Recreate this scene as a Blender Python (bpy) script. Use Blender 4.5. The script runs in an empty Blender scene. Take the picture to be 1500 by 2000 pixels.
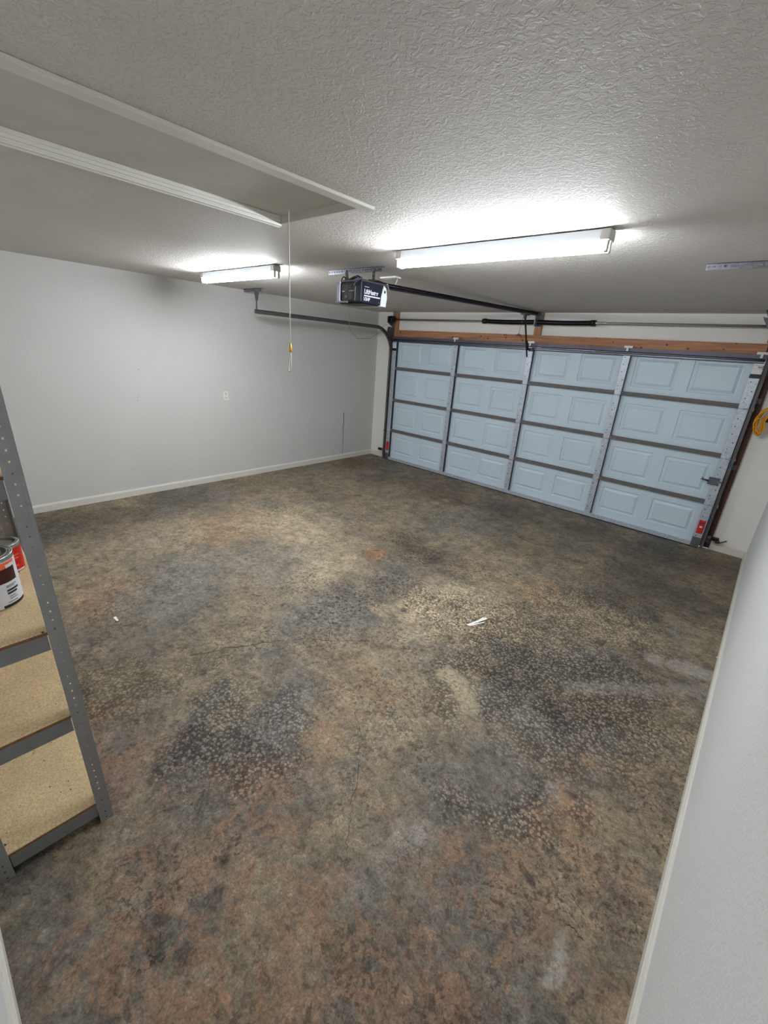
import bpy, bmesh, math, random
from mathutils import Vector, Matrix
import numpy as np
random.seed(7)
SC = bpy.context.scene
COL = SC.collection
PI = math.pi

# ------------------------------------------------------------------ camera
CAM_LOC = Vector((5.0849, -5.9382, 1.8962))
F_PX = 837.16
RT = Vector((0.74037155, 0.66857432, 0.06970183))      # camera right
DN = Vector((0.28700985, -0.22064865, -0.93216925))    # camera down
FW = Vector((-0.60784481, 0.71015671, -0.3552494))     # camera forward
cd = bpy.data.cameras.new('camera')
cd.sensor_fit = 'HORIZONTAL'; cd.sensor_width = 36.0
cd.lens = 36.0 * F_PX / 1500.0
cd.clip_start = 0.02; cd.clip_end = 100
cam = bpy.data.objects.new('camera', cd); COL.objects.link(cam)
M = Matrix((RT, -DN, -FW)).transposed().to_4x4(); M.translation = CAM_LOC
cam.matrix_world = M
SC.camera = cam

# ------------------------------------------------------------------ light / exposure
SC.view_settings.view_transform = 'Standard'
SC.view_settings.look = 'None'
SC.view_settings.exposure = 0.0
SC.view_settings.gamma = 1.0
SC.view_settings.use_curve_mapping = False
TUBE_STRENGTH = 140.0
TUBE_COLOR = (0.90, 0.96, 1.0, 1)
wd = bpy.data.worlds.new('sky'); SC.world = wd; wd.use_nodes = True
wd.node_tree.nodes['Background'].inputs[0].default_value = (0.80, 0.90, 1.0, 1)
wd.node_tree.nodes['Background'].inputs[1].default_value = 2.5

# ------------------------------------------------------------------ room dimensions
H = 2.477          # ceiling
XL = -0.444        # left wall
XR = 5.300         # right wall
YB = -6.100        # wall behind the camera
DX0, DX1 = 0.0, 4.88   # door leaf
SEC = 0.5254       # section height

def lin(c):
    return tuple(((v / 12.92) if v <= 0.04045 else ((v + 0.055) / 1.055) ** 2.4) for v in c)

# ------------------------------------------------------------------ materials
def new_mat(name):
    m = bpy.data.materials.new(name); m.use_nodes = True
    nt = m.node_tree
    return m, nt, nt.nodes['Principled BSDF']

def node(nt, kind, **kw):
    n = nt.nodes.new(kind)
    for k, v in kw.items(): setattr(n, k, v)
    return n

def link(nt, a, b): nt.links.new(a, b)

def ramp(nt, fac, stops):
    r = node(nt, 'ShaderNodeValToRGB')
    els = r.color_ramp.elements
    while len(els) < len(stops): els.new(0.5)
    for e, (p, c) in zip(els, stops):
        e.position = p; e.color = (c[0], c[1], c[2], 1) if not isinstance(c, (int, float)) else (c, c, c, 1)
    link(nt, fac, r.inputs[0])
    return r.outputs[0]

def noise(nt, vec, scale, detail=3, rough=0.5, dist=0.0):
    n = node(nt, 'ShaderNodeTexNoise')
    n.inputs['Scale'].default_value = scale; n.inputs['Detail'].default_value = detail
    n.inputs['Roughness'].default_value = rough; n.inputs['Distortion'].default_value = dist
    if vec is not None: link(nt, vec, n.inputs['Vector'])
    return n

def mix(nt, fac, a, b, blend='MIX'):
    m = node(nt, 'ShaderNodeMix', data_type='RGBA', blend_type=blend)
    for sock, v in ((m.inputs[0], fac), (m.inputs[6], a), (m.inputs[7], b)):
        if hasattr(v, 'is_linked'): link(nt, v, sock)
        elif isinstance(v, (int, float)): sock.default_value = v
        else: sock.default_value = (v[0], v[1], v[2], 1)
    return m.outputs[2]

def mth(nt, op, a, b=None, c=None, clamp=False):
    m = node(nt, 'ShaderNodeMath', operation=op); m.use_clamp = clamp
    for i, v in enumerate((a, b, c)):
        if v is None: continue
        if hasattr(v, 'is_linked'): link(nt, v, m.inputs[i])
        else: m.inputs[i].default_value = v
    return m.outputs[0]

def coords(nt, kind='Object', scale=None):
    t = node(nt, 'ShaderNodeTexCoord')
    o = t.outputs[kind]
    if scale:
        mp = node(nt, 'ShaderNodeMapping'); mp.inputs['Scale'].default_value = scale
        link(nt, o, mp.inputs[0]); o = mp.outputs[0]
    return o

def bump(nt, bsdf, height, strength, dist):
    b = node(nt, 'ShaderNodeBump'); b.inputs['Strength'].default_value = strength
    b.inputs['Distance'].default_value = dist
    link(nt, height, b.inputs['Height']); link(nt, b.outputs[0], bsdf.inputs['Normal'])

def simple(name, srgb, rough=0.5, metal=0.0, vary=0.06, vscale=18, bmp=0.0, bscale=120):
    m, nt, p = new_mat(name)
    c = lin(srgb)
    v = coords(nt)
    n = noise(nt, v, vscale, 4)
    lo = tuple(x * (1 - vary) for x in c); hi = tuple(min(1, x * (1 + vary)) for x in c)
    link(nt, ramp(nt, n.outputs[0], [(0.3, lo), (0.7, hi)]), p.inputs['Base Color'])
    p.inputs['Roughness'].default_value = rough; p.inputs['Metallic'].default_value = metal
    if bmp:
        n2 = noise(nt, v, bscale, 3); bump(nt, p, n2.outputs[0], bmp, 0.002)
    return m

def galvanized(name, srgb, rough=0.42, metal=0.75):
    m, nt, p = new_mat(name)
    v = coords(nt)
    vo = node(nt, 'ShaderNodeTexVoronoi'); vo.inputs['Scale'].default_value = 90
    link(nt, v, vo.inputs['Vector'])
    n = noise(nt, v, 25, 4)
    c = lin(srgb)
    f = mth(nt, 'ADD', mth(nt, 'MULTIPLY', vo.outputs['Color'], 0.5), mth(nt, 'MULTIPLY', n.outputs[0], 0.5))
    link(nt, ramp(nt, f, [(0.25, tuple(x * 0.82 for x in c)), (0.75, tuple(min(1, x * 1.15) for x in c))]), p.inputs['Base Color'])
    p.inputs['Roughness'].default_value = rough; p.inputs['Metallic'].default_value = metal
    return m

def wall_paint(name, srgb, marks=0.0, crack=False, bscale=75, bstr=0.35, bdist=0.0025, low=0.0):
    m, nt, p = new_mat(name)
    g = node(nt, 'ShaderNodeNewGeometry'); v = g.outputs['Position']
    c = lin(srgb)
    n = noise(nt, v, 1.3, 4)
    col = ramp(nt, n.outputs[0], [(0.3, tuple(x * 0.965 for x in c)), (0.7, c)])
    if marks:
        n2 = noise(nt, v, 16, 2, 0.5, 0.6)
        mk = ramp(nt, n2.outputs[0], [(0.755, 0.0), (0.80, 1.0)])
        n3 = noise(nt, v, 1.1, 2)
        mk = mth(nt, 'MULTIPLY', mk, ramp(nt, n3.outputs[0], [(0.45, 0.0), (0.6, 1.0)]))
        col = mix(nt, mth(nt, 'MULTIPLY', mk, marks), col, lin((0.36, 0.34, 0.32)))
    if low:   # scuffs gathered on the lowest part of the wall, as on the real one
        s = node(nt, 'ShaderNodeSeparateXYZ'); link(nt, v, s.inputs[0])
        n4 = noise(nt, v, 13, 6, 0.75, 0.8)
        lowmask = ramp(nt, s.outputs[2], [(0.0, 1.0), (0.55, 0.0)])
        sc = mth(nt, 'MULTIPLY', ramp(nt, n4.outputs[0], [(0.63, 0.0), (0.74, 1.0)]), lowmask)
        col = mix(nt, mth(nt, 'MULTIPLY', sc, low), col, lin((0.40, 0.38, 0.35)))
    if crack:
        s = node(nt, 'ShaderNodeSeparateXYZ'); link(nt, v, s.inputs[0])
        w = noise(nt, v, 4, 3)
        yy = mth(nt, 'ADD', s.outputs[1], mth(nt, 'MULTIPLY', mth(nt, 'SUBTRACT', w.outputs[0], 0.5), 0.03))
        d = mth(nt, 'ABSOLUTE', mth(nt, 'ADD', yy, 0.745))
        wid = mth(nt, 'MULTIPLY_ADD', s.outputs[2], 0.006, 0.0035)
        line = mth(nt, 'LESS_THAN', d, wid)
        up = mth(nt, 'LESS_THAN', s.outputs[2], 0.82)
        col = mix(nt, mth(nt, 'MULTIPLY', mth(nt, 'MULTIPLY', line, up), 0.85), col, lin((0.20, 0.19, 0.18)))
    link(nt, col, p.inputs['Base Color'])
    p.inputs['Roughness'].default_value = 0.62
    b1 = noise(nt, v, bscale, 3, 0.55, 0.4)
    h = ramp(nt, b1.outputs[0], [(0.42, 0.0), (0.60, 1.0)])
    bump(nt, p, h, bstr, bdist)
    return m

def ceiling_mat():
    m, nt, p = new_mat('ceiling_texture')
    g = node(nt, 'ShaderNodeNewGeometry'); v = g.outputs['Position']
    c = lin((0.84, 0.815, 0.79))
    n = noise(nt, v, 2.0, 3)
    link(nt, ramp(nt, n.outputs[0], [(0.3, tuple(x * 0.95 for x in c)), (0.7, c)]), p.inputs['Base Color'])
    p.inputs['Roughness'].default_value = 0.7
    a = noise(nt, v, 46, 3, 0.55, 1.2)
    b = noise(nt, v, 120, 3, 0.6, 0.5)
    h1 = ramp(nt, a.outputs[0], [(0.46, 0.0), (0.56, 1.0)])
    h = mth(nt, 'ADD', h1, mth(nt, 'MULTIPLY', b.outputs[0], 0.5))
    bump(nt, p, h, 0.85, 0.003)
    return m

def wood_mat(name, a, b, c, axis='x', scale=1.0, knots=True):
    m, nt, p = new_mat(name)
    sc = {'x': (1.2, 26, 26), 'z': (26, 26, 1.2), 'y': (26, 1.2, 26)}[axis]
    v = coords(nt, 'Object', tuple(s * scale for s in sc))
    n = noise(nt, v, 1.6, 5, 0.6, 0.8)
    col = ramp(nt, n.outputs[0], [(0.25, lin(a)), (0.5, lin(b)), (0.75, lin(c))])
    if knots:
        vo = node(nt, 'ShaderNodeTexVoronoi'); vo.inputs['Scale'].default_value = 11.0
        link(nt, coords(nt), vo.inputs['Vector'])
        k = ramp(nt, vo.outputs['Distance'], [(0.10, 1.0), (0.17, 0.0)])
        col = mix(nt, mth(nt, 'MULTIPLY', k, 0.85), col, lin((0.13, 0.07, 0.04)))
    link(nt, col, p.inputs['Base Color'])
    p.inputs['Roughness'].default_value = 0.6
    bump(nt, p, n.outputs[0], 0.3, 0.002)
    return m

# The stains of the slab are worked out on a fine grid of the floor mesh (colour attributes):
# where oil, rust, worn cream and spilt paint lie. The nodes add everything smaller than a hand.
def vnoise(x, y, seed):
    r = np.random.RandomState(seed).rand(256, 256)
    xi = np.floor(x).astype(int); yi = np.floor(y).astype(int)
    u = x - xi; v = y - yi
    u = u * u * u * (u * (u * 6 - 15) + 10); v = v * v * v * (v * (v * 6 - 15) + 10)
    g = lambda i, j: r[(xi + i) % 256, (yi + j) % 256]
    return (g(0, 0) * (1 - u) + g(1, 0) * u) * (1 - v) + (g(0, 1) * (1 - u) + g(1, 1) * u) * v
def fbm(x, y, scale, detail, rough, seed):
    t = 0; amp = 1.0; tot = 0
    for k in range(detail):
        f = scale * 2 ** k
        t = t + amp * vnoise(x * f + 17.3 * k, y * f + 5.1 * k, seed + k); tot += amp; amp *= rough
    return 0.5 + (t / tot - 0.5) * 0.85
def warp2(x, y, scale, amount, seed, detail=5):
    return (x + (fbm(x, y, scale, detail, .62, seed) - .5) * amount, y + (fbm(x, y, scale, detail, .62, seed + 40) - .5) * amount)
def sstep(d, lo, hi):
    t = np.clip((d - lo) / (hi - lo), 0, 1); return t * t * (3 - 2 * t)
def blob_union(p, blobs):
    acc = np.zeros_like(p[0])
    for (x, y, r, op) in blobs:
        acc = np.maximum(acc, sstep(np.hypot(p[0] - x, p[1] - y), r * 1.2, r * .3) * op)
    return acc
def floor_fields(X, Y):
    C = {k: np.array(lin(v)) for k, v in FLOOR_PAL.items()}
    wp = warp2(*warp2(X, Y, 3.2, 0.75, 3, 6), 15, 0.18, 11)
    wf = warp2(X, Y, 9.0, 0.30, 21, 6)
    ws = warp2(X, Y, 16.0, 0.08, 31, 4)
    n0 = fbm(X, Y, 1.3, 8, .68, 51)
    col = np.stack([np.interp(n0, [.32, .44, .54, .66], [C[k][c] for k in ('grey', 'taupe', 'tan', 'grey')]) for c in range(3)], 1)
    for (x, y, r, key, op) in FLOOR_STAINS:
        q = wp if r > .13 else (wf if r > .06 else ws)
        f = (sstep(np.hypot(q[0] - x, q[1] - y), r * 1.2, r * .25) * op)[:, None]
        col = col * (1 - f) + C[key] * f
    areas = np.stack([blob_union(wp, RUST_AREA), blob_union(wp, PEBBLE_AREA), blob_union(wf, FLECK_AREA), np.clip((fbm(X, Y, 2.3, 6, .7, 71) - .44) / .16, .15, 1)], 1)
    sc = np.zeros((len(X), 4)); sc[:, :3] = C['pale']
    sx = X * .7 + wf[0] * .3; sy = Y * .7 + wf[1] * .3
    for (x, y, r, key, op) in FLOOR_SCRAPES:
        f = sstep(np.hypot(sx - x, sy - y), r, r * .6) * op
        k = (f / np.maximum(f + sc[:, 3] * (1 - f), 1e-6))[:, None]
        sc[:, :3] = sc[:, :3] * (1 - k) + C[key] * k
        sc[:, 3] = f + sc[:, 3] * (1 - f)
    return np.hstack([col, np.ones((len(X), 1))]), areas, sc

def floor_mat():
    m, nt, p = new_mat('stained_concrete')
    g = node(nt, 'ShaderNodeNewGeometry'); pos = g.outputs['Position']
    C = {k: lin(v) for k, v in FLOOR_PAL.items()}
    at = {n: node(nt, 'ShaderNodeAttribute', attribute_name=n) for n in ('stain', 'areas', 'scrape')}
    col = at['stain'].outputs['Color']
    ar = node(nt, 'ShaderNodeSeparateColor'); link(nt, at['areas'].outputs['Color'], ar.inputs[0])
    low, area, fl_a, gm = ar.outputs[0], ar.outputs[1], ar.outputs[2], at['areas'].outputs['Alpha']
    # blotches of a hand's breadth: rust, grey and dark grime
    b1 = noise(nt, pos, 6.5, 6, 0.72, 0.3)
    col = mix(nt, 1.0, col, ramp(nt, b1.outputs[0], [(0.30, 0.50), (0.47, 0.98), (0.68, 1.42)]), 'MULTIPLY')
    b2 = noise(nt, pos, 5.6, 6, 0.74, 1.0)
    col = mix(nt, mth(nt, 'MULTIPLY', ramp(nt, b2.outputs[0], [(0.49, 0.0), (0.565, 0.72)]), low), col, C['rust'])
    b3 = noise(nt, pos, 9.5, 6, 0.75, 0.7)
    col = mix(nt, ramp(nt, b3.outputs[0], [(0.34, 0.68), (0.41, 0.0)]), col, C['grime'])
    col = mix(nt, ramp(nt, b3.outputs[0], [(0.55, 0.0), (0.63, 0.55)]), col, C['greenish'])
    # finger-size mottling
    c1 = noise(nt, pos, 27, 5, 0.72, 0.6)
    col = mix(nt, 1.0, col, ramp(nt, c1.outputs[0], [(0.33, 0.50), (0.46, 0.94), (0.56, 1.08), (0.68, 1.45)]), 'MULTIPLY')
    c2 = noise(nt, pos, 46, 4, 0.7, 0.8)
    grime = ramp(nt, c2.outputs[0], [(0.52, 0.0), (0.59, 0.75)])
    col = mix(nt, mth(nt, 'MULTIPLY', grime, gm), col, C['grime'])
    # pebbled aggregate where the cream has worn away: pale stones in dark matrix
    vo = node(nt, 'ShaderNodeTexVoronoi', voronoi_dimensions='2D'); vo.feature = 'F1'; vo.inputs['Scale'].default_value = 52
    s2 = node(nt, 'ShaderNodeVectorMath', operation='MULTIPLY_ADD'); link(nt, noise(nt, pos, 30, 1).outputs['Color'], s2.inputs[0]); s2.inputs[1].default_value = (0.018, 0.018, 0); link(nt, pos, s2.inputs[2])
    link(nt, s2.outputs[0], vo.inputs['Vector'])
    sepc = node(nt, 'ShaderNodeSeparateColor'); link(nt, vo.outputs['Color'], sepc.inputs[0])
    rad = mth(nt, 'MULTIPLY_ADD', sepc.outputs[0], 0.34, 0.17)
    stone = node(nt, 'ShaderNodeMapRange'); stone.inputs['From Min'].default_value = -0.07; stone.inputs['From Max'].default_value = 0.07
    link(nt, mth(nt, 'SUBTRACT', rad, vo.outputs['Distance']), stone.inputs['Value']); stone = stone.outputs[0]
    pm = mth(nt, 'MAXIMUM', mth(nt, 'MULTIPLY', area, ramp(nt, b1.outputs[0], [(0.50, 1.0), (0.66, 0.45)])), 0.14)
    col = mix(nt, pm, col, mix(nt, 1.0, col, ramp(nt, stone, [(0.0, 0.42), (0.5, 0.85), (1.0, 1.5)]), 'MULTIPLY'))
    # black flecks, the dirt left in pits
    f1 = noise(nt, pos, 42, 3, 0.6, 0.6)
    fleck = ramp(nt, f1.outputs[0], [(0.535, 0.0), (0.59, 0.9)])
    col = mix(nt, mth(nt, 'MULTIPLY', fleck, mth(nt, 'MAXIMUM', fl_a, 0.06)), col, C['pit'])
    # sand-size grain
    n4 = noise(nt, pos, 130, 3, 0.75)
    col = mix(nt, 1.0, col, ramp(nt, n4.outputs[0], [(0.3, 0.62), (0.5, 1.0), (0.7, 1.35)]), 'MULTIPLY')
    # pale scrapes and spilt paint
    col = mix(nt, mth(nt, 'MULTIPLY', at['scrape'].outputs['Alpha'], ramp(nt, c2.outputs[0], [(0.40, 1.0), (0.58, 0.35)])), col, at['scrape'].outputs['Color'])
    col = mix(nt, 1.0, col, (0.92, 0.845, 0.755), 'MULTIPLY')
    link(nt, col, p.inputs['Base Color'])
    p.inputs['Roughness'].default_value = 0.66
    p.inputs['Specular IOR Level'].default_value = 0.3
    bump(nt, p, n4.outputs[0], 0.4, 0.003)
    return m

FLOOR_PAL = {
    'tan': (0.57, 0.53, 0.46), 'taupe': (0.50, 0.465, 0.415), 'grey': (0.455, 0.445, 0.43),
    'beige': (0.72, 0.675, 0.59), 'orange': (0.65, 0.54, 0.43), 'rust': (0.585, 0.47, 0.39),
    'blue': (0.505, 0.51, 0.51), 'slate': (0.395, 0.395, 0.40), 'dark': (0.30, 0.285, 0.265),
    'brown': (0.41, 0.35, 0.295), 'pink': (0.605, 0.50, 0.455), 'olive': (0.43, 0.405, 0.34),
    'pit': (0.15, 0.145, 0.14), 'white': (0.74, 0.74, 0.74), 'pale': (0.66, 0.655, 0.645),
    'cream': (0.72, 0.69, 0.60), 'clay': (0.66, 0.48, 0.35), 'greenish': (0.47, 0.475, 0.45), 'grime': (0.27, 0.25, 0.235),
}
def fl(px, py):
    """floor point seen at a spot of the photograph"""
    d = RT * ((px - 750) / F_PX) + DN * ((py - 1000) / F_PX) + FW
    t = -CAM_LOC.z / d.z
    q = CAM_LOC + d * t
    return q.x, q.y
_st = [  # photo spot, radius (m), tone, opacity
    (90, 1040, .55, 'dark', .75), (210, 1005, .5, 'dark', .7), (340, 975, .5, 'dark', .6), (480, 945, .5, 'olive', .6), (600, 925, .5, 'grey', .5),
    (450, 1035, .55, 'orange', .75), (560, 1020, .6, 'beige', .75), (620, 1065, .6, 'beige', .6), (330, 1050, .5, 'beige', .45),
    (380, 1110, .5, 'blue', .6), (300, 1150, .40, 'blue', .7), (170, 1165, .35, 'orange', .65), (200, 1100, .4, 'tan', .7),
    (150, 1235, .33, 'slate', .55), (560, 1110, .5, 'blue', .6), (500, 1165, .4, 'tan', .7), (640, 1120, .4, 'beige', .7),
    (690, 1175, .38, 'slate', .8), (620, 1200, .35, 'blue', .7), (760, 1135, .32, 'slate', .7), (830, 1085, .35, 'dark', .7), (790, 1050, .3, 'dark', .6),
    (735, 1081, .13, 'clay', .85), (760, 1010, .5, 'tan', .5), (690, 905, .55, 'brown', .75), (770, 935, .5, 'brown', .55), (860, 965, .5, 'brown', .7), (900, 1015, .5, 'blue', .5),
    (1000, 1000, .5, 'dark', .6), (1150, 1040, .5, 'dark', .65), (1290, 1085, .5, 'dark', .8), (1050, 1070, .5, 'olive', .5), (1260, 1130, .5, 'dark', .75), (1400, 1105, .35, 'brown', .6), (1360, 1180, .4, 'dark', .6),
    (900, 1175, .55, 'beige', .98), (830, 1215, .40, 'beige', .85), (950, 1130, .35, 'tan', .6), (1060, 1150, .30, 'orange', .5), (1000, 1200, .35, 'taupe', .6),
    (1150, 1150, .35, 'slate', .6), (1220, 1180, .35, 'dark', .6), (1080, 1240, .35, 'taupe', .6), (1130, 1300, .40, 'slate', .8), (1010, 1330, .35, 'dark', .65), (1180, 1380, .35, 'brown', .5), (1250, 1310, .25, 'brown', .7),
    (730, 1330, .20, 'orange', .6), (640, 1420, .17, 'orange', .6), (600, 1290, .3, 'taupe', .6), (450, 1340, .3, 'tan', .5), (350, 1310, .3, 'olive', .5), (240, 1330, .25, 'olive', .5),
    (400, 1430, .16, 'slate', .7), (470, 1460, .14, 'slate', .7), (560, 1400, .2, 'blue', .6), (250, 1470, .2, 'pink', .7), (180, 1370, .2, 'rust', .6), (330, 1420, .15, 'tan', .5),
    (620, 1530, .2, 'taupe', .6), (500, 1500, .16, 'rust', .5), (780, 1450, .2, 'tan', .6), (900, 1500, .25, 'slate', .7), (1000, 1540, .2, 'slate', .65), (850, 1620, .2, 'grey', .6), (780, 1640, .12, 'pale', .5), (960, 1640, .15, 'taupe', .7),
    (1080, 1620, .15, 'rust', .5), (1160, 1500, .2, 'brown', .55), (1250, 1450, .25, 'grey', .5), (1270, 1560, .15, 'slate', .4), (1100, 1700, .14, 'orange', .45), (1000, 1780, .14, 'rust', .6), (1200, 1750, .14, 'slate', .5),
    (540, 1640, .14, 'rust', .6), (430, 1670, .13, 'pink', .6), (320, 1720, .14, 'rust', .6), (240, 1620, .12, 'grey', .6), (130, 1790, .10, 'slate', .55), (60, 1800, .08, 'olive', .5), (620, 1700, .12, 'slate', .65), (700, 1720, .12, 'blue', .6),
    (560, 1800, .13, 'rust', .6), (450, 1880, .12, 'taupe', .6), (330, 1960, .10, 'rust', .6), (130, 1930, .08, 'orange', .45), (560, 1960, .12, 'rust', .7), (700, 1900, .13, 'dark', .4), (800, 1850, .13, 'brown', .5), (880, 1950, .12, 'rust', .7), (1060, 1960, .10, 'slate', .6), (1150, 1880, .08, 'slate', .5), (980, 1880, .10, 'taupe', .5),
    (318, 1795, .045, 'dark', 1.1), (296, 1815, .045, 'dark', 1.1), (288, 1845, .042, 'dark', 1.0), (300, 1875, .035, 'dark', .9), (355, 1868, .04, 'pit', .8), (445, 1662, .022, 'pit', 1.0), (438, 1680, .024, 'pit', 1.0), (425, 1695, .022, 'dark', 1.0), (790, 1193, .05, 'pit', .8), (700, 968, .06, 'dark', 1.0), (1120, 1560, .025, 'pit', .9), (1100, 1545, .02, 'pit', .7), (1060, 1455, .03, 'dark', .8),
]
FLOOR_STAINS = [(*fl(px, py), r, k, o * 0.85) for px, py, r, k, o in _st]
PEBBLE_AREA = [(*fl(px, py), r, o) for px, py, r, o in [(1080, 1330, .85, 1), (1000, 1240, .7, .9), (1150, 1200, .7, .8), (880, 1180, .55, .7), (1230, 1420, .4, .7), (1080, 1460, .3, .8), (960, 1380, .35, .8),
    (430, 1440, .28, .9), (500, 1470, .2, .9), (250, 1330, .35, .6), (560, 1390, .2, .7), (960, 1600, .22, .9), (1030, 1560, .2, .7), (700, 1500, .2, .35), (330, 1330, .3, .5), (780, 1400, .25, .5)]]
FLECK_AREA = [(*fl(px, py), r, o) for px, py, r, o in [(690, 1175, .35, 1), (640, 1195, .28, .8), (760, 1140, .3, .9), (830, 1085, .32, 1), (780, 1050, .30, 1), (870, 1200, .4, .8), (930, 1120, .4, .7), (820, 1170, .3, .8),
    (700, 905, .5, .6), (860, 1020, .4, .5), (1000, 1150, .5, .5), (1130, 1330, .5, .6), (400, 1450, .25, .6), (480, 1470, .2, .7), (620, 1220, .3, .5), (560, 1390, .2, .6), (700, 1900, .14, .6), (800, 1950, .14, .6), (300, 1830, .07, .9), (440, 1660, .05, 1.0), (330, 1850, .05, .7), (120, 1020, .5, .5), (300, 990, .5, .5)]]
RUST_AREA = [(*fl(px, py), r, o) for px, py, r, o in [(500, 1850, .5, 1), (250, 1800, .35, 1), (900, 1850, .45, 1), (450, 1600, .4, .9), (250, 1480, .35, .9), (700, 1600, .4, .6), (1050, 1650, .4, .7), (700, 1400, .4, .5), (1150, 1900, .2, .6), (650, 1980, .3, 1), (180, 1180, .3, .5), (1200, 1500, .3, .5)]]
_sc = [
    (1330, 1303, .10, 'pale', .75), (1362, 1312, .10, 'pale', .85), (1385, 1320, .09, 'pale', .8), (1280, 1288, .08, 'pale', .7), (1085, 1545, .06, 'pale', .6), (1105, 1560, .05, 'orange', .6), (1145, 1490, .05, 'orange', .6), (878, 1318, .085, 'cream', .8), (893, 1338, .085, 'cream', .85), (908, 1358, .08, 'cream', .8), (918, 1382, .08, 'cream', .7), (925, 1408, .08, 'tan', .75), (925, 1430, .06, 'tan', .6),
    (1090, 1850, .035, 'white', .6), (1085, 1880, .035, 'white', .7), (1078, 1905, .03, 'white', .65), (1100, 1830, .03, 'pale', .5), (85, 1828, .014, 'white', .8), (140, 1840, .010, 'pale', .7),
    (860, 1190, .07, 'taupe', .7), (870, 1205, .06, 'taupe', .7), (620, 975 + 60, .05, 'pale', .3), (850, 982, .07, 'pale', .7), (870, 977, .07, 'pale', .7),
] + [(x, 1343 + (x - 1100) * 0.02, .07, 'pale', .38) for x in range(1110, 1390, 30)]
FLOOR_SCRAPES = [(*fl(px, py), r, k, o) for px, py, r, k, o in _sc]

MAT = {}
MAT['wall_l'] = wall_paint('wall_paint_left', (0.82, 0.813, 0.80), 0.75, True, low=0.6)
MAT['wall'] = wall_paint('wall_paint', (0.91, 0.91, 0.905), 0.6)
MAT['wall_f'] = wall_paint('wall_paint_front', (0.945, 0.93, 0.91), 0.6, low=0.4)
MAT['ceiling'] = ceiling_mat()
MAT['base'] = wall_paint('baseboard_paint', (0.86, 0.84, 0.80), 0.5, bstr=0.05, low=0.5)
MAT['trim'] = simple('white_trim_paint', (0.86, 0.85, 0.82), 0.5, 0, 0.03, 8)
MAT['hatch'] = simple('hatch_panel_paint', (0.78, 0.765, 0.73), 0.6, 0, 0.05, 5)
MAT['floor'] = floor_mat()
MAT['driveway'] = simple('driveway_concrete', (0.75, 0.74, 0.72), 0.8)
MAT['header'] = wood_mat('header_pine', (0.55, 0.36, 0.25), (0.70, 0.48, 0.34), (0.80, 0.59, 0.43), 'x')
MAT['stud'] = wood_mat('stud_pine', (0.54, 0.36, 0.24), (0.70, 0.50, 0.34), (0.82, 0.62, 0.44), 'z')
MAT['jamb'] = wood_mat('jamb_dark_wood', (0.18, 0.09, 0.05), (0.30, 0.16, 0.09), (0.42, 0.24, 0.14), 'z')
MAT['galv'] = galvanized('galvanized_steel', (0.46, 0.465, 0.50))
MAT['galv_dark'] = galvanized('dull_galvanized_steel', (0.43, 0.42, 0.43), 0.5, 0.55)
MAT['stile'] = galvanized('galvanized_stile', (0.76, 0.79, 0.83), 0.45, 0.45)
MAT['stile_shade'] = simple('shade_dark_flange', (0.20, 0.22, 0.26), 0.5, 0.3, 0.1)  # dark tone paints in the shade beside the door stiles
MAT['rail'] = simple('dusty_steel_rail', (0.44, 0.41, 0.40), 0.65, 0.2, 0.12, 30)
MAT['strut'] = galvanized('strut_steel', (0.50, 0.50, 0.57), 0.36, 0.7)
MAT['black'] = simple('black_steel_and_shade', (0.09, 0.085, 0.09), 0.4, 0.2, 0.1)
MAT['railblack'] = simple('opener_rail_enamel', (0.15, 0.12, 0.18), 0.38, 0.3, 0.1)
MAT['spring'] = simple('oiled_spring_steel', (0.10, 0.10, 0.12), 0.35, 0.6, 0.1)
MAT['strut_dark'] = galvanized('strut_dull_steel', (0.36, 0.355, 0.41), 0.5, 0.5)
MAT['chrome'] = simple('bright_steel', (0.75, 0.75, 0.78), 0.25, 0.9, 0.05)
MAT['white_pl'] = simple('white_plastic', (0.90, 0.90, 0.88), 0.4, 0, 0.02)
MAT['lens'] = simple('frosted_lens', (0.86, 0.89, 0.89), 0.35, 0, 0.03)
MAT['navy'] = simple('navy_plastic', (0.085, 0.10, 0.17), 0.45, 0, 0.08, 40)
MAT['silver'] = simple('silver_plastic', (0.60, 0.60, 0.66), 0.35, 0.4, 0.05)
MAT['labelblack'] = simple('black_label', (0.055, 0.055, 0.06), 0.5, 0, 0.1)
MAT['print'] = simple('white_print', (0.90, 0.91, 0.93), 0.5, 0, 0.02)
MAT['greyprint'] = simple('grey_print', (0.42, 0.42, 0.43), 0.5, 0, 0.05)
MAT['darkprint'] = simple('dark_print', (0.16, 0.16, 0.20), 0.5, 0, 0.05)
MAT['red'] = simple('red_label', (0.78, 0.16, 0.10), 0.5, 0, 0.08)
MAT['redhandle'] = simple('red_plastic', (0.62, 0.20, 0.15), 0.5)
MAT['cable'] = simple('black_cable', (0.05, 0.05, 0.055), 0.45)
MAT['bluewire'] = simple('blue_grey_wire', (0.36, 0.38, 0.58), 0.45)
MAT['greywire'] = simple('grey_wire', (0.46, 0.44, 0.42), 0.5)
MAT['cord'] = simple('white_cord', (0.86, 0.85, 0.82), 0.7)
MAT['brass'] = simple('yellow_knob', (0.86, 0.68, 0.28), 0.4, 0.1)
MAT['yellow'] = simple('yellow_cord_jacket', (0.90, 0.62, 0.08), 0.45, 0, 0.1)
MAT['brownwood'] = wood_mat('brown_shelf_wood', (0.26, 0.13, 0.07), (0.36, 0.19, 0.10), (0.44, 0.25, 0.14), 'x')
MAT['post'] = simple('grey_enamel_post', (0.58, 0.58, 0.58), 0.45, 0.35, 0.06, 25)
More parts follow.
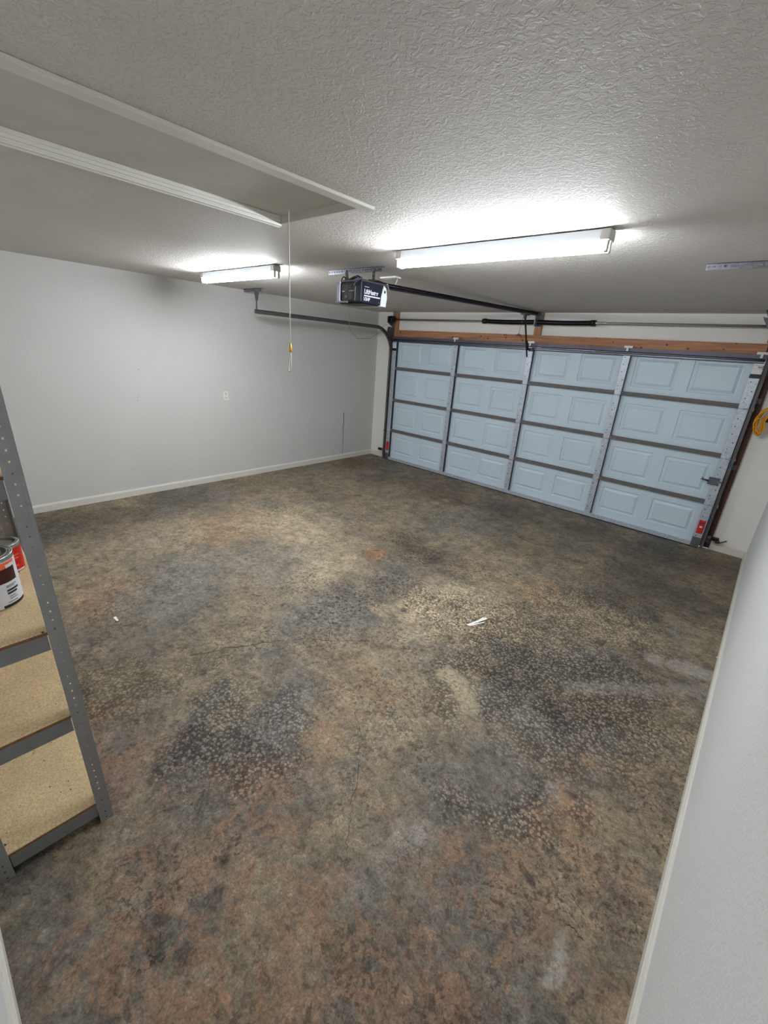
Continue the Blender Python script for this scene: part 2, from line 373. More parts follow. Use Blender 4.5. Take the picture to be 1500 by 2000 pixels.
MAT['beam'] = simple('grey_enamel_beam', (0.50, 0.50, 0.50), 0.5, 0.3, 0.08, 20)
MAT['fixture'] = simple('white_enamel', (0.88, 0.90, 0.93), 0.35, 0, 0.02)
MAT['socket'] = simple('socket_plastic', (0.66, 0.65, 0.63), 0.4, 0, 0.05)
MAT['paper'] = simple('white_paper', (0.93, 0.92, 0.90), 0.7, 0, 0.02)
MAT['seal'] = simple('black_rubber', (0.05, 0.05, 0.05), 0.7)
MAT['canred'] = simple('red_can_label', (0.76, 0.09, 0.07), 0.35, 0, 0.15, 30)
MAT['canwhite'] = simple('white_can_label', (0.85, 0.85, 0.87), 0.4, 0, 0.03)
MAT['canpanel'] = simple('grey_can_panel', (0.78, 0.77, 0.76), 0.45, 0, 0.03)
MAT['orange'] = simple('orange_can_band', (0.93, 0.42, 0.22), 0.4, 0, 0.12, 30)
MAT['swatch'] = simple('dark_red_swatch', (0.24, 0.07, 0.05), 0.4, 0, 0.3, 40)
MAT['tin'] = simple('tin_plate', (0.74, 0.76, 0.77), 0.25, 0.9, 0.05)
MAT['lidgrey'] = simple('painted_lid', (0.46, 0.45, 0.42), 0.5, 0.3, 0.1)
MAT['crack'] = simple('crack_dirt', (0.16, 0.14, 0.12), 0.9)

def door_paint():
    m, nt, p = new_mat('pale_blue_door_enamel')
    c = lin((0.825, 0.885, 0.93))
    v = coords(nt, 'Object', (3, 3, 60))
    n = noise(nt, v, 3.5, 4, 0.6, 0.5)
    n2 = noise(nt, coords(nt), 2, 3)
    link(nt, ramp(nt, n2.outputs[0], [(0.3, tuple(x * 0.93 for x in c)), (0.7, c)]), p.inputs['Base Color'])
    p.inputs['Roughness'].default_value = 0.42
    bump(nt, p, n.outputs[0], 0.28, 0.0025)
    return m
MAT['door'] = door_paint()

def osb_mat():
    m, nt, p = new_mat('particle_board')
    v = coords(nt)
    n = noise(nt, v, 160, 4, 0.7)
    n1 = noise(nt, v, 7, 4)
    col = ramp(nt, n.outputs[0], [(0.28, lin((0.70, 0.58, 0.43))), (0.5, lin((0.85, 0.745, 0.575))), (0.72, lin((0.93, 0.85, 0.70)))])
    col = mix(nt, 1.0, col, ramp(nt, n1.outputs[0], [(0.3, 0.88), (0.7, 1.05)]), 'MULTIPLY')
    n2 = noise(nt, v, 48, 2, 0.5)
    col = mix(nt, ramp(nt, n2.outputs[0], [(0.725, 0.0), (0.75, 0.95)]), col, lin((0.13, 0.09, 0.07)))
    link(nt, col, p.inputs['Base Color']); p.inputs['Roughness'].default_value = 0.7
    return m
MAT['osb'] = osb_mat()
MAT['osb_edge'] = simple('board_edge_brown', (0.50, 0.33, 0.20), 0.7, 0, 0.25, 40)

def tube_mat():
    m, nt, p = new_mat('lit_fluorescent_tube')
    nt.nodes.remove(p)
    e = node(nt, 'ShaderNodeEmission'); e.inputs[0].default_value = TUBE_COLOR; e.inputs[1].default_value = TUBE_STRENGTH
    link(nt, e.outputs[0], nt.nodes['Material Output'].inputs[0])
    return m
MAT['tube'] = tube_mat()

# ------------------------------------------------------------------ mesh building
def root_loc(o):
    p = Vector((0, 0, 0))
    while o is not None:
        p = p + o.location; o = o.parent
    return p

class MB:
    """collects shapes given in room coordinates (or in a thing's own frame) as ONE mesh"""
    def __init__(s): s.bm = bmesh.new()
    def box(s, x0, x1, y0, y1, z0, z1, bev=0.0, seg=1):
        b = bmesh.new() if bev else s.bm
        vs = [b.verts.new(p) for p in ((x0, y0, z0), (x1, y0, z0), (x1, y1, z0), (x0, y1, z0), (x0, y0, z1), (x1, y0, z1), (x1, y1, z1), (x0, y1, z1))]
        for f in ((3, 2, 1, 0), (4, 5, 6, 7), (0, 1, 5, 4), (1, 2, 6, 5), (2, 3, 7, 6), (3, 0, 4, 7)):
            b.faces.new([vs[i] for i in f])
        if bev:
            bmesh.ops.bevel(b, geom=list(b.edges), offset=bev, segments=seg, affect='EDGES', profile=0.5)
            s.merge(b)
        return s
    def merge(s, b):
        mp = {}
        for v in b.verts: mp[v] = s.bm.verts.new(v.co)
        for f in b.faces:
            nf = s.bm.faces.new([mp[v] for v in f.verts]); nf.smooth = f.smooth
        b.free()
    def rings(s, rings, cap=True, smooth=True, closed_path=False):
        R = [[s.bm.verts.new(p) for p in r] for r in rings]
        n = len(R[0]); k = len(R)
        for i in range(k if closed_path else k - 1):
            a, b = R[i], R[(i + 1) % k]
            for j in range(n):
                f = s.bm.faces.new((a[j], a[(j + 1) % n], b[(j + 1) % n], b[j])); f.smooth = smooth
        if cap and not closed_path:
            s.bm.faces.new(list(reversed(R[0]))); s.bm.faces.new(R[-1])
        return s
    def tube(s, pts, r, seg=10, closed=False):
        pts = [Vector(p) for p in pts]; n = len(pts)
        up = None; out = []
        for i, p in enumerate(pts):
            if closed: t = pts[(i + 1) % n] - pts[i - 1]
            elif i == 0: t = pts[1] - p
            elif i == n - 1: t = p - pts[i - 1]
            else: t = (pts[i + 1] - p).normalized() + (p - pts[i - 1]).normalized()
            t.normalize()
            if up is None:
                up = Vector((0, 0, 1)) if abs(t.z) < 0.9 else Vector((1, 0, 0))
            u = (up - t * up.dot(t)); u.normalize(); up = u
            w = t.cross(u)
            rr = r[i] if isinstance(r, (list, tuple)) else r
            out.append([p + (u * math.cos(a) + w * math.sin(a)) * rr for a in (2 * PI * j / seg for j in range(seg))])
        return s.rings(out, closed_path=closed)
    def cyl(s, p0, p1, r, seg=20): return s.tube([p0, p1], r, seg)
    def sweep(s, pts, frames, prof):
        """prof = list of (a,b); frames = list of (A,B) axes at every point"""
        return s.rings([[Vector(p) + A * a + B * b for a, b in prof] for p, (A, B) in zip(pts, frames)], smooth=False)
    def lathe(s, c, prof, seg=40, a0=0.0, a1=2 * PI, smooth=True):
        full = abs(a1 - a0 - 2 * PI) < 1e-6
        n = seg if full else seg + 1
        R = []
        for r, z in prof:
            R.append([s.bm.verts.new((c[0] + r * math.cos(a0 + (a1 - a0) * j / seg), c[1] + r * math.sin(a0 + (a1 - a0) * j / seg), c[2] + z)) for j in range(n)])
        for i in range(len(R) - 1):
            for j in range(n if full else n - 1):
                f = s.bm.faces.new((R[i][j], R[i][(j + 1) % n], R[i + 1][(j + 1) % n], R[i + 1][j])); f.smooth = smooth
        if full:
            if prof[0][0] > 1e-5: s.bm.faces.new(list(reversed(R[0])))
            if prof[-1][0] > 1e-5: s.bm.faces.new(R[-1])
        return s
    def poly(s, pts):
        s.bm.faces.new([s.bm.verts.new(p) for p in pts]); return s
    def prism(s, pts, off):
        off = Vector(off); a = [Vector(p) for p in pts]
        return s.rings([a, [p + off for p in a]], smooth=False)
    def perforated(s, o, U, V, L, Wd, th, pitch, hw, hh, rows=1, start=None):
        """flat strip from corner o: length L along U, width Wd along V, real holes, thickness th"""
        U = Vector(U).normalized(); V = Vector(V).normalized(); N = U.cross(V)
        us = [0.0]; holes_u = []
        c = pitch / 2 if start is None else start
        while c + hh / 2 < L - 0.003:
            us += [c - hh / 2, c + hh / 2]; holes_u.append(len(us) - 2); c += pitch
        us.append(L)
        vs = [0.0]; holes_v = []
        for r in range(rows):
            cv = Wd * (r + 1) / (rows + 1)
            vs += [cv - hw / 2, cv + hw / 2]; holes_v.append(len(vs) - 2)
        vs.append(Wd)
        b = bmesh.new(); o = Vector(o)
        G = [[b.verts.new(o + U * u + V * v) for v in vs] for u in us]
        for i in range(len(us) - 1):
            for j in range(len(vs) - 1):
                if i in holes_u and j in holes_v: continue
                b.faces.new((G[i][j], G[i + 1][j], G[i + 1][j + 1], G[i][j + 1]))
        geom = list(b.faces)
        r = bmesh.ops.extrude_face_region(b, geom=geom)
        nv = [g for g in r['geom'] if isinstance(g, bmesh.types.BMVert)]
        bmesh.ops.translate(b, vec=N * th, verts=nv)
        s.merge(b); return s
    def obj(s, name, mat, parent=None, loc=None, frame=None):
        bmesh.ops.recalc_face_normals(s.bm, faces=s.bm.faces)
        base = Vector(loc) if loc is not None else (root_loc(parent) if parent is not None else Vector((0, 0, 0)))
        if frame is None: bmesh.ops.translate(s.bm, vec=-base, verts=s.bm.verts)
        me = bpy.data.meshes.new(name); s.bm.to_mesh(me); s.bm.free()
        o = bpy.data.objects.new(name, me); COL.objects.link(o)
        if mat is not None: me.materials.append(MAT[mat])
        if parent is not None: o.parent = parent
        elif loc is not None: o.location = loc
        return o

def tag(o, label, cat, group=None):
    o['label'] = label; o['category'] = cat
    if group: o['group'] = group
    return o
def thing(name, label, cat, loc, group=None):
    o = bpy.data.objects.new(name, None); COL.objects.link(o); o.location = loc
    o.empty_display_size = 0.1
    return tag(o, label, cat, group)
def struct(o, label=None, cat=None):
    o['kind'] = 'structure'
    if label: o['label'] = label; o['category'] = cat
    return o
def text_obj(name, body, size, mat, parent, pos, right, up, squash=1.0, bold=0.0):
    cu = bpy.data.curves.new(name, 'FONT'); cu.body = body; cu.size = size; cu.extrude = 0.0006; cu.offset = bold
    t = bpy.data.objects.new(name + '_tmp', cu); COL.objects.link(t)
    dg = bpy.context.evaluated_depsgraph_get()
    me = bpy.data.meshes.new_from_object(t.evaluated_get(dg))
    bpy.data.objects.remove(t)
    r = Vector(right).normalized(); u = Vector(up).normalized(); n = r.cross(u)
    m = Matrix((r * squash, u, n)).transposed().to_4x4()
    base = root_loc(parent)
    m.translation = Vector(pos) - base
    me.transform(m); me.name = name
    me.materials.clear(); me.materials.append(MAT[mat])
    o = bpy.data.objects.new(name, me); COL.objects.link(o); o.parent = parent
    return o
def copy_tree(o, parent=None):
    c = o.copy(); COL.objects.link(c)
    if parent is not None: c.parent = parent
    for ch in list(o.children): copy_tree(ch, c)
    return c

# ================================================================== SETTING
def floor_mesh():
    x0, x1, y0, y1, h = XL - 0.15, XR + 0.15, YB - 0.15, 0.0, 0.0125
    xs = np.linspace(x0, x1, int((x1 - x0) / h) + 1); ys = np.linspace(y0, y1, int((y1 - y0) / h) + 1)
    nx, ny = len(xs), len(ys)
    gx, gy = np.meshgrid(xs, ys); X, Y = gx.ravel(), gy.ravel()
    top = np.stack([X, Y, np.zeros_like(X)], 1); n = len(X)
    rim = np.array([[x0, y0, -.12], [x1, y0, -.12], [x1, y1, -.12], [x0, y1, -.12]])
    i = np.arange(ny - 1)[:, None] * nx + np.arange(nx - 1)[None, :]
    q = np.stack([i, i + 1, i + nx + 1, i + nx], -1).reshape(-1, 4)
    c = [0, nx - 1, n - 1, n - nx]
    side = np.array([[n, n + 1, c[1], c[0]], [n + 1, n + 2, c[2], c[1]], [n + 2, n + 3, c[3], c[2]], [n + 3, n, c[0], c[3]], [n + 3, n + 2, n + 1, n]])
    F = np.vstack([q, side])
    me = bpy.data.meshes.new('floor')
    me.vertices.add(n + 4); me.vertices.foreach_set('co', np.vstack([top, rim]).ravel().astype(np.float32))
    me.loops.add(F.size); me.loops.foreach_set('vertex_index', F.ravel().astype(np.int32))
    me.polygons.add(len(F)); me.polygons.foreach_set('loop_start', (np.arange(len(F)) * 4).astype(np.int32))
    me.update(calc_edges=True)
    for name, data in zip(('stain', 'areas', 'scrape'), floor_fields(X, Y)):
        a = me.attributes.new(name, 'FLOAT_COLOR', 'POINT')
        a.data.foreach_set('color', np.vstack([data, np.zeros((4, 4))]).ravel().astype(np.float32))
    me.validate()
    me.materials.append(MAT['floor'])
    o = bpy.data.objects.new('floor', me); COL.objects.link(o)
    return o
fo = floor_mesh()
struct(fo, 'bare concrete garage floor mottled with rust, grey and black stains', 'floor')
struct(MB().box(XL - 3, XR + 3, 0.0, 7.0, -0.12, -0.001).obj('floor_outside', 'driveway'))
# ceiling with the opening for the attic hatch
HX0, HX1, HY0, HY1 = 2.835, 3.475, -5.72, -4.335
cm = MB()
cm.box(XL - 0.15, HX0, YB - 0.15, 0.15, H, H + 0.12).box(HX1, XR + 0.15, YB - 0.15, 0.15, H, H + 0.12)
cm.box(HX0, HX1, HY1, 0.15, H, H + 0.12).box(HX0, HX1, YB - 0.15, HY0, H, H + 0.12)
struct(cm.obj('ceiling', 'ceiling'), 'grey white knockdown textured ceiling', 'ceiling')
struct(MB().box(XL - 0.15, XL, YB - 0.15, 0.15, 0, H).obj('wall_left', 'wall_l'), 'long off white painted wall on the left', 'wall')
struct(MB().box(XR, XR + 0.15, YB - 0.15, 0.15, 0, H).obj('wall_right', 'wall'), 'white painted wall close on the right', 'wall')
struct(MB().box(XL, XR, YB - 0.15, YB, 0, H).obj('wall_back', 'wall'), 'white wall behind the shelving', 'wall')
OX0, OX1, OZ = -0.085, 4.965, 2.12
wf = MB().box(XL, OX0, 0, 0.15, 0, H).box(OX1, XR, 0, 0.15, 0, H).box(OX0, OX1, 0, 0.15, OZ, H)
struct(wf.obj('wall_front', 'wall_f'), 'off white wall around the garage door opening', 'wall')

def baseboard(name, pts, n, h=0.085, t=0.015):
    """profile board from a to b, standing off the wall along n"""
    a, b = Vector(pts[0]), Vector(pts[1]); n = Vector(n); z = Vector((0, 0, 1))
    prof = [(0, 0.0), (t, 0.0), (t, h * 0.80), (t * 0.7, h * 0.86), (t * 0.7, h * 0.92), (t * 0.35, h), (0, h)]
    m = MB(); m.sweep([a, b], [(n, z), (n, z)], prof)
    return struct(m.obj(name, 'base'), 'low painted baseboard', 'baseboard')
baseboard('baseboard_left', ((XL, YB, 0), (XL, 0, 0)), (1, 0, 0))
baseboard('baseboard_right', ((XR, YB, 0), (XR, 0, 0)), (-1, 0, 0))
baseboard('baseboard_back', ((XL + .015, YB, 0), (XR - .015, YB, 0)), (0, 1, 0))
baseboard('baseboard_front_left', ((XL + .015, 0, 0), (OX0, 0, 0)), (0, -1, 0))
baseboard('baseboard_front_right', ((OX1 + 0.005, 0, 0), (XR - .015, 0, 0)), (0, -1, 0))

# raw timber around the opening
struct(MB().box(OX0 + 0.10, OX1 - 0.10, -0.036, 0.0, 2.07, 2.203, 0.003).obj('trim_1', 'header'), 'knotty brown timber header above the garage door', 'timber')
struct(MB().box(-0.088, 0.034, -0.038, 0.0, 0, H - 0.002, 0.003).obj('trim_2', 'stud'), 'upright brown timber left of the garage door', 'timber')
struct(MB().box(2.408, 2.505, -0.038, 0.0, 2.204, H - 0.002, 0.003).obj('trim_3', 'stud'), 'short pine block behind the middle of the torsion spring', 'timber')
struct(MB().box(4.848, 4.97, -0.038, 0.02, 0.018, 2.21, 0.003).obj('trim_4', 'jamb'), 'dark brown timber jamb right of the garage door', 'timber')
struct(MB().box(4.83, 4.955, -0.038, 0.0, 2.212, H - 0.002, 0.003).obj('trim_5', 'stud'), 'upright timber above the right door jamb', 'timber')

# floor cracks, part of the floor
def crack(pts, w):
    m = MB(); q = []
    for (x0, y0), (x1, y1) in zip(pts[:-1], pts[1:]):
        for k in range(6):
            t = k / 6; q.append(Vector((x0 + (x1 - x0) * t + random.uniform(-.006, .006), y0 + (y1 - y0) * t + random.uniform(-.006, .006), 0.0006)))
    q.append(Vector((*pts[-1], 0.0006)))
    for a, b in zip(q[:-1], q[1:]):
        d = (b - a).normalized(); s = Vector((-d.y, d.x, 0)) * w * random.uniform(.5, 1.2) / 2
        m.poly([a - s, b - s, b + s, a + s])
    m.obj('crack', 'crack', fo)
crack([fl(*p) for p in ((372, 1279), (400, 1277), (440, 1266), (480, 1262), (520, 1254), (560, 1252), (603, 1247), (650, 1253), (722, 1252))], 0.0058)
crack([fl(*p) for p in ((694, 1390), (704, 1425), (700, 1470), (702, 1500), (686, 1570), (683, 1605), (677, 1645), (675, 1700))], 0.0022)
crack([fl(*p) for p in ((215, 1120), (222, 1140), (213, 1165), (212, 1185), (226, 1210))], 0.0022)
crack([fl(*p) for p in ((1000, 1040), (1020, 1053), (1050, 1065))], 0.010)
crack([fl(*p) for p in ((1095, 1795), (1120, 1815), (1140, 1838))], 0.003)
crack([fl(*p) for p in ((640, 1252), (648, 1225), (640, 1205))], 0.003)

# ================================================================== GARAGE DOOR
gd = thing('garage_door', 'closed pale blue four section garage door with raised panels', 'garage door', (2.44, -0.07, 0))
YS, YI = -0.048, -0.094           # skin and inner plane
STX = [0.045, 1.258, 2.44, 3.622, 4.835]
BZ0 = 0.012
def section_skin(z0, z1):
    m = MB(); bm = m.bm
    zc0, zc1 = z0 + 0.105, z1 - 0.085
    rects = []
    for a, b in zip(STX[:-1], STX[1:]):
        a2, b2 = a + 0.035, b - 0.035; w = (b2 - a2) / 2
        for k in range(2):
            rects.append((a2 + w * k + 0.065, a2 + w * (k + 1) - 0.065))
    xs = [DX0] + [v for r in rects for v in r] + [DX1]
    def P(x, z, y=YS): return bm.verts.new((x, y, z))
    m.poly([(DX0, YS, z0), (DX1, YS, z0), (DX1, YS, zc0), (DX0, YS, zc0)])
    m.poly([(DX0, YS, zc1), (DX1, YS, zc1), (DX1, YS, z1), (DX0, YS, z1)])
    for i in range(0, len(xs), 2):
        m.poly([(xs[i], YS, zc0), (xs[i + 1], YS, zc0), (xs[i + 1], YS, zc1), (xs[i], YS, zc1)])
    steps = [(0, 0), (0.008, 0.012), (0.018, 0.012), (0.046, -0.003), (0.050, 0.0)]
    for (a, b) in rects:
        loops = []
        for ins, dy in steps:
            loops.append([P(a + ins, zc0 + ins, YS + dy), P(b - ins, zc0 + ins, YS + dy), P(b - ins, zc1 - ins, YS + dy), P(a + ins, zc1 - ins, YS + dy)])
        for l0, l1 in zip(loops[:-1], loops[1:]):
            for j in range(4): bm.faces.new((l0[j], l0[(j + 1) % 4], l1[(j + 1) % 4], l1[j]))
        bm.faces.new(loops[-1])
    # folded edges: the sheet turns inwards along every side
    t = 0.002
    m.box(DX0, DX1, YI + .014, YS, z1 - t, z1)
    m.box(DX0, DX1, YI, YS, z0, z0 + t)
    m.box(DX0, DX0 + t, YI, YS, z0, z1); m.box(DX1 - t, DX1, YI, YS, z0, z1)
    # outer face
    m.box(DX0, DX1, YS + 0.0125, YS + 0.0135, z0, z1)
    return m
def rail_profile(z0):
    # a rolled dusty rail with a groove along the bottom of a section
    return [(YI + .002, z0 + .003), (YI - .001, z0 + .003), (YI - .001, z0 + .013), (YI + .006, z0 + .016), (YI + .006, z0 + .021), (YI - .001, z0 + .024), (YI - .001, z0 + .042), (YI + .016, z0 + .046), (YI + .016, z0 + .043), (YI + .002, z0 + .039)]
X1 = Vector((0, 1, 0)); Z1 = Vector((0, 0, 1))
for k in range(4):
    z0 = BZ0 + 0.03 if k == 0 else k * SEC + 0.003
    z1 = (k + 1) * SEC - 0.003
    s = section_skin(z0, z1).obj('door_section', 'door', gd)
    for i, sx in enumerate(STX):
        hw = 0.036 if 0 < i < 4 else 0.043
        m = MB(); m.box(sx - hw, sx + hw, YI - .003, YI - .001, z0, z1); st = m.obj('stile', 'stile', s)
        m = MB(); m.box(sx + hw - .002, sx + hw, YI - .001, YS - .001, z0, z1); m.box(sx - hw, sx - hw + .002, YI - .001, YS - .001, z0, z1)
        m.box(sx + hw, sx + hw + .010, YI + .004, YI + .006, z0 + .03, z1); m.obj('stile_flange_shade', 'stile_shade', s)  # stile sides and narrow strip coloured dark as the shade line beside the stile
        # rivet heads and punched marks down the stile
        r = MB()
        for zz in (0.06, 0.10, 0.17, 0.26, 0.34, 0.42, 0.47):
            xx = sx + (0.016 if int(zz * 100) % 2 else -0.014)
            r.cyl((xx, YI - 0.002, z0 + zz), (xx, YI - 0.0055, z0 + zz), 0.0055, 8)
        r.obj('rivets', 'black', s)
    if k:
        for a, b in zip(STX[:-1], STX[1:]):
            m = MB(); m.sweep([Vector((a + .04, 0, 0)), Vector((b - .04, 0, 0))], [(X1, Z1)] * 2, rail_profile(z0 - .004))
            m.obj('rail', 'rail', s)
    else:
        for a, b in zip(STX[:-1], STX[1:]):
            m = MB(); m.box(a + .04, b - .04, YI - .001, YI + .002, z0, z0 + .018); m.obj('rail', 'stile', s)
# hinges between the sections
for k in (1, 2, 3):
    MB().box(DX0 + .004, DX1 - .004, YS + .003, YS + .0115, k * SEC - .022, k * SEC + .022).obj('seam_light_block', 'seal', gd)  # added strip behind the joint, blocks daylight leaking between sections
    for i, sx in enumerate(STX):
        z = k * SEC; m = MB()
        w = 0.028 if 0 < i < 4 else 0.036
        m.box(sx - w, sx + w, YI - .0075, YI - .0035, z + .012, z + .062, 0.001)
        m.box(sx - w, sx + w, YI - .0075, YI - .0035, z - .058, z - .008, 0.001)
        m.cyl((sx - w - .006, YI - .010, z), (sx + w + .006, YI - .010, z), 0.0065, 10)
        m.box(sx - w, sx + w, YI - .011, YI - .0035, z - .010, z + .014)
        for dx in (-.6, .6):
            for dz in (-.036, .040): m.cyl((sx + w * dx, YI - .007, z + dz), (sx + w * dx, YI - .012, z + dz), .005, 6)
        h = m.obj('hinge', 'stile', gd)
        if i in (0, 4):
            sg = -1 if i == 0 else 1
            xe = DX0 - 0.045 if i == 0 else DX1 + 0.045
            r = MB(); r.cyl((sx, YI - .012, z), (xe, YI - .012, z), .0055, 10)
            r.cyl((xe - .006 * sg - .006, YI - .012, z), (xe - .006 * sg + .006, YI - .012, z), .021, 18)
            r.obj('roller', 'chrome', h)
# bottom seal: falls short of the right corner, where daylight leaks in
MB().box(DX0, DX1 - 0.012, YI + .005, YS + .012, 0.0008, BZ0 + 0.031).obj('bottom_seal', 'seal', gd)
MB().box(DX0, DX1 - 0.01, YI, YI + .003, BZ0, BZ0 + .05).obj('bottom_bracket_strip', 'stile', gd)
# strut across the top section
zt = 4 * SEC
m = MB(); m.sweep([Vector((DX0 + .01, 0, 0)), Vector((DX1 - .01, 0, 0))], [(X1, Z1)] * 2,
        [(YI - .004, zt - .040), (YI - .036, zt - .040), (YI - .036, zt - .003), (YI - .004, zt - .003)])
m.obj('top_strut', 'strut_dark', gd)
m = MB(); m.tube([(DX0 + .01, YI - .030, zt - .054), (DX1 - .01, YI - .030, zt - .054)], .0065, 10); m.obj('strut_lip', 'chrome', gd)
m = MB(); m.box(DX0 + .01, DX1 - .01, YI - .026, YI - .004, zt - .058, zt - .050); m.box(DX0 + .01, DX1 - .01, YI - .008, YI - .003, zt - .084, zt - .040); m.obj('strut_groove_shade', 'black', gd)  # black strips paint in the shadow gaps above and below the lip
m = MB(); m.box(DX0 + .01, DX1 - .01, YI - .014, YI - .004, zt - .076, zt - .069); m.obj('strut_lip', 'strut', gd)
for i in (1, 2, 3, 4):
    sx = STX[i]
    m = MB(); m.box(sx - .045, sx + .045, YI - .03, YI + .01, zt - .001, zt + .004, .001); m.box(sx - .010, sx + .012, YI - .054, YI - .050, zt - .035, zt + .004, .001)
    m.box(sx - .045, sx + .045, YI - .032, YI - .028, zt - .003, zt + .022, .001)
    m.obj('strut_clip', 'white_pl', gd)
# top roller brackets and corner brackets
for sg, xe, sx in ((-1, DX0, STX[0]), (1, DX1, STX[4])):
    m = MB(); m.box(sx - .04, sx + .04, YI - .020, YI - .004, zt - .135, zt - .105, .002); m.box(sx - .04, sx + .04, YI - .006, YI - .003, zt - .19, zt - .10)
    b = m.obj('top_bracket', 'white_pl', gd)
    r = MB(); r.cyl((sx, YI - .025, zt - .12), (xe + sg * .048, YI - .025, zt - .12), .0055, 10); r.cyl((xe + sg * .034, YI - .025, zt - .12), (xe + sg * .046, YI - .025, zt - .12), .021, 18)
    r.obj('roller', 'chrome', b)
    MB().box(sx - .043, sx + .043, YI - .008, YI - .0035, zt - .225, zt - .185, .001).obj('gap_plate', 'black', gd)
    m = MB(); m.box(sx - .04, sx + .04, YI - .008, YI - .0035, BZ0 + .005, BZ0 + .115, .001)
    m.cyl((sx - .02, YI - .008, BZ0 + .03), (sx - .02, YI - .016, BZ0 + .03), .008, 8); m.cyl((sx + .02, YI - .008, BZ0 + .03), (sx + .02, YI - .016, BZ0 + .03), .008, 8)
    m.obj('bottom_bracket', 'galv_dark', gd)
    w = MB(); w.box(sx - .028, sx + .034, YI - .0065, YI - .0035, .175, .335)
    lb = w.obj('warning_label', 'red', gd); lb['label'] = 'red warning label on the door stile'
    w = MB(); w.box(sx - .022, sx + .026, YI - .0072, YI - .0064, .295, .306); w.obj('label_bar', 'darkprint', lb)
    if sg > 0:
        MB().box(sx - .010, sx + .016, YI - .0074, YI - .0064, .246, .264).obj('label_symbol', 'print', lb)
# slide lock on the second section
m = MB()
m.box(4.757, 4.858, YI - .006, YI - .003, .752, .832, .001)
m.box(4.757, 4.858, YI - .022, YI - .004, .822, .828, .001); m.box(4.757, 4.858, YI - .022, YI - .004, .752, .757, .001)
lk = m.obj('slide_lock', 'galv', gd)
MB().box(4.70, 4.885, YI - .018, YI - .010, .782, .800, .001).obj('bolt', 'galv', lk)
m = MB(); m.cyl((4.735, YI - .014, .791), (4.765, YI - .030, .787), .007, 10); m.obj('finger_tab', 'black', lk)
m = MB(); m.tube([(4.704, YI - .01, .815), (4.70, YI - .02, .80), (4.688, YI - .02, .79)], .004, 8); m.obj('cable_end', 'black', lk)

# ================================================================== TRACKS
def arc(cy, cz, r, a0, a1, n):
    return [(cy + r * math.cos(a0 + (a1 - a0) * i / n), cz + r * math.sin(a0 + (a1 - a0) * i / n)) for i in range(n + 1)]
def door_track(x, sg, label, vis):
    t = thing('door_track', label, 'door track', (x, -0.12, 0), 'curved steel tracks of the garage door')
    yv, R = -0.106, 0.40
    zh = 2.216
    path = [(yv, 0.02), (yv, zh - R)]
    path += arc(yv - R, zh - R, R, 0, PI / 2, 14)[1:]
    path += [(-2.70, zh)]
    pts, fr = [], []
    for i, (y, z) in enumerate(path):
        if i == 0: d = (0, 1)
        elif i == len(path) - 1: d = (-1, 0)
        else:
            a = Vector((path[i][0] - path[i - 1][0], path[i][1] - path[i - 1][1])).normalized(); b = Vector((path[i + 1][0] - path[i][0], path[i + 1][1] - path[i][1])).normalized()
            d = (a + b).normalized()
        nrm = Vector((0, -d[1], d[0]))
        pts.append(Vector((x, y, z))); fr.append((nrm, Vector((sg, 0, 0))))
    w = 0.025; e = 0.003; dp = 0.022    # C profile, open towards the door
    prof = [(-w, 0), (w, 0), (w, -dp), (w - .006, -dp - .004), (w - .008, -dp), (w - e, -e), (-w + e, -e), (-w + .008, -dp), (-w + .006, -dp - .004), (-w, -dp)]
    m = MB(); m.sweep(pts, fr, prof); m.obj('rail', 'galv_dark', t)
    # brackets that hold the upright to the jamb
    for z in (0.10, 0.96, 1.66):
        m = MB(); m.box(min(x, x + sg * .035), max(x, x + sg * .035), -0.042, -0.0385, z - .02, z + .03); m.box(x + sg * .004 - .002, x + sg * .004 + .002, -0.1, -0.039, z - .02, z + .03); m.obj('jamb_bracket', 'galv_dark', t)
    m = MB(); m.prism([(x + sg * .006, -0.04, 1.86), (x + sg * .006, -0.10, 1.86), (x + sg * .006, -0.22, 2.12), (x + sg * .006, -0.20, 2.24), (x + sg * .006, -0.04, 2.24)], (sg * .003, 0, 0)); m.obj('flag_bracket', 'galv_dark', t)
    # hanger at the back end
    hx = x
    a0 = hx - 0.30 if sg < 0 else hx - 0.36
    a1 = hx + 0.09 if sg < 0 else hx + 0.30
    m = MB()
    m.perforated((a0, -2.655, H - .0005), (1, 0, 0), (0, 0, -1), a1 - a0, .034, .0022, .026, .009, .014)
    m.perforated((a0, -2.655, H - .003), (1, 0, 0), (0, 1, 0), a1 - a0, .034, .0022, .05, .010, .016)
    for q in (0.12, 0.85):
        xx = a0 + (a1 - a0) * q; m.cyl((xx, -2.638, H - .006), (xx, -2.638, H - .016), .010, 6)
    m.obj('ceiling_angle', 'galv', t)
    m = MB(); m.prism([(hx - .055, -2.66, H - .03), (hx + .055, -2.66, H - .03), (hx + .022, -2.66, H - .14), (hx - .022, -2.66, H - .14)], (0, -.003, 0)); m.obj('gusset', 'galv_dark', t)
    m = MB(); m.box(hx - .012, hx + .012, -2.667, -2.6635, zh + .012, H - .09); m.box(hx - .012, hx + .012, -2.667, -2.64, zh + .012, zh + .016)
    m.cyl((hx, -2.668, zh + .05), (hx, -2.675, zh + .05), .009, 6); m.cyl((hx, -2.668, H - .12), (hx, -2.675, H - .12), .009, 6)
    m.obj('strap', 'galv_dark', t)
    m = MB(); m.cyl((hx, -2.676, zh - .005), (hx, -2.71, zh - .005), .007, 8); m.obj('stop_bolt', 'chrome', t)
    return t
door_track(-0.033, -1, 'grey curved door track hung in front of the left wall', 1)
door_track(4.917, 1, 'grey door track on the dark jamb at the right edge, slotted angle on ceiling', 1)

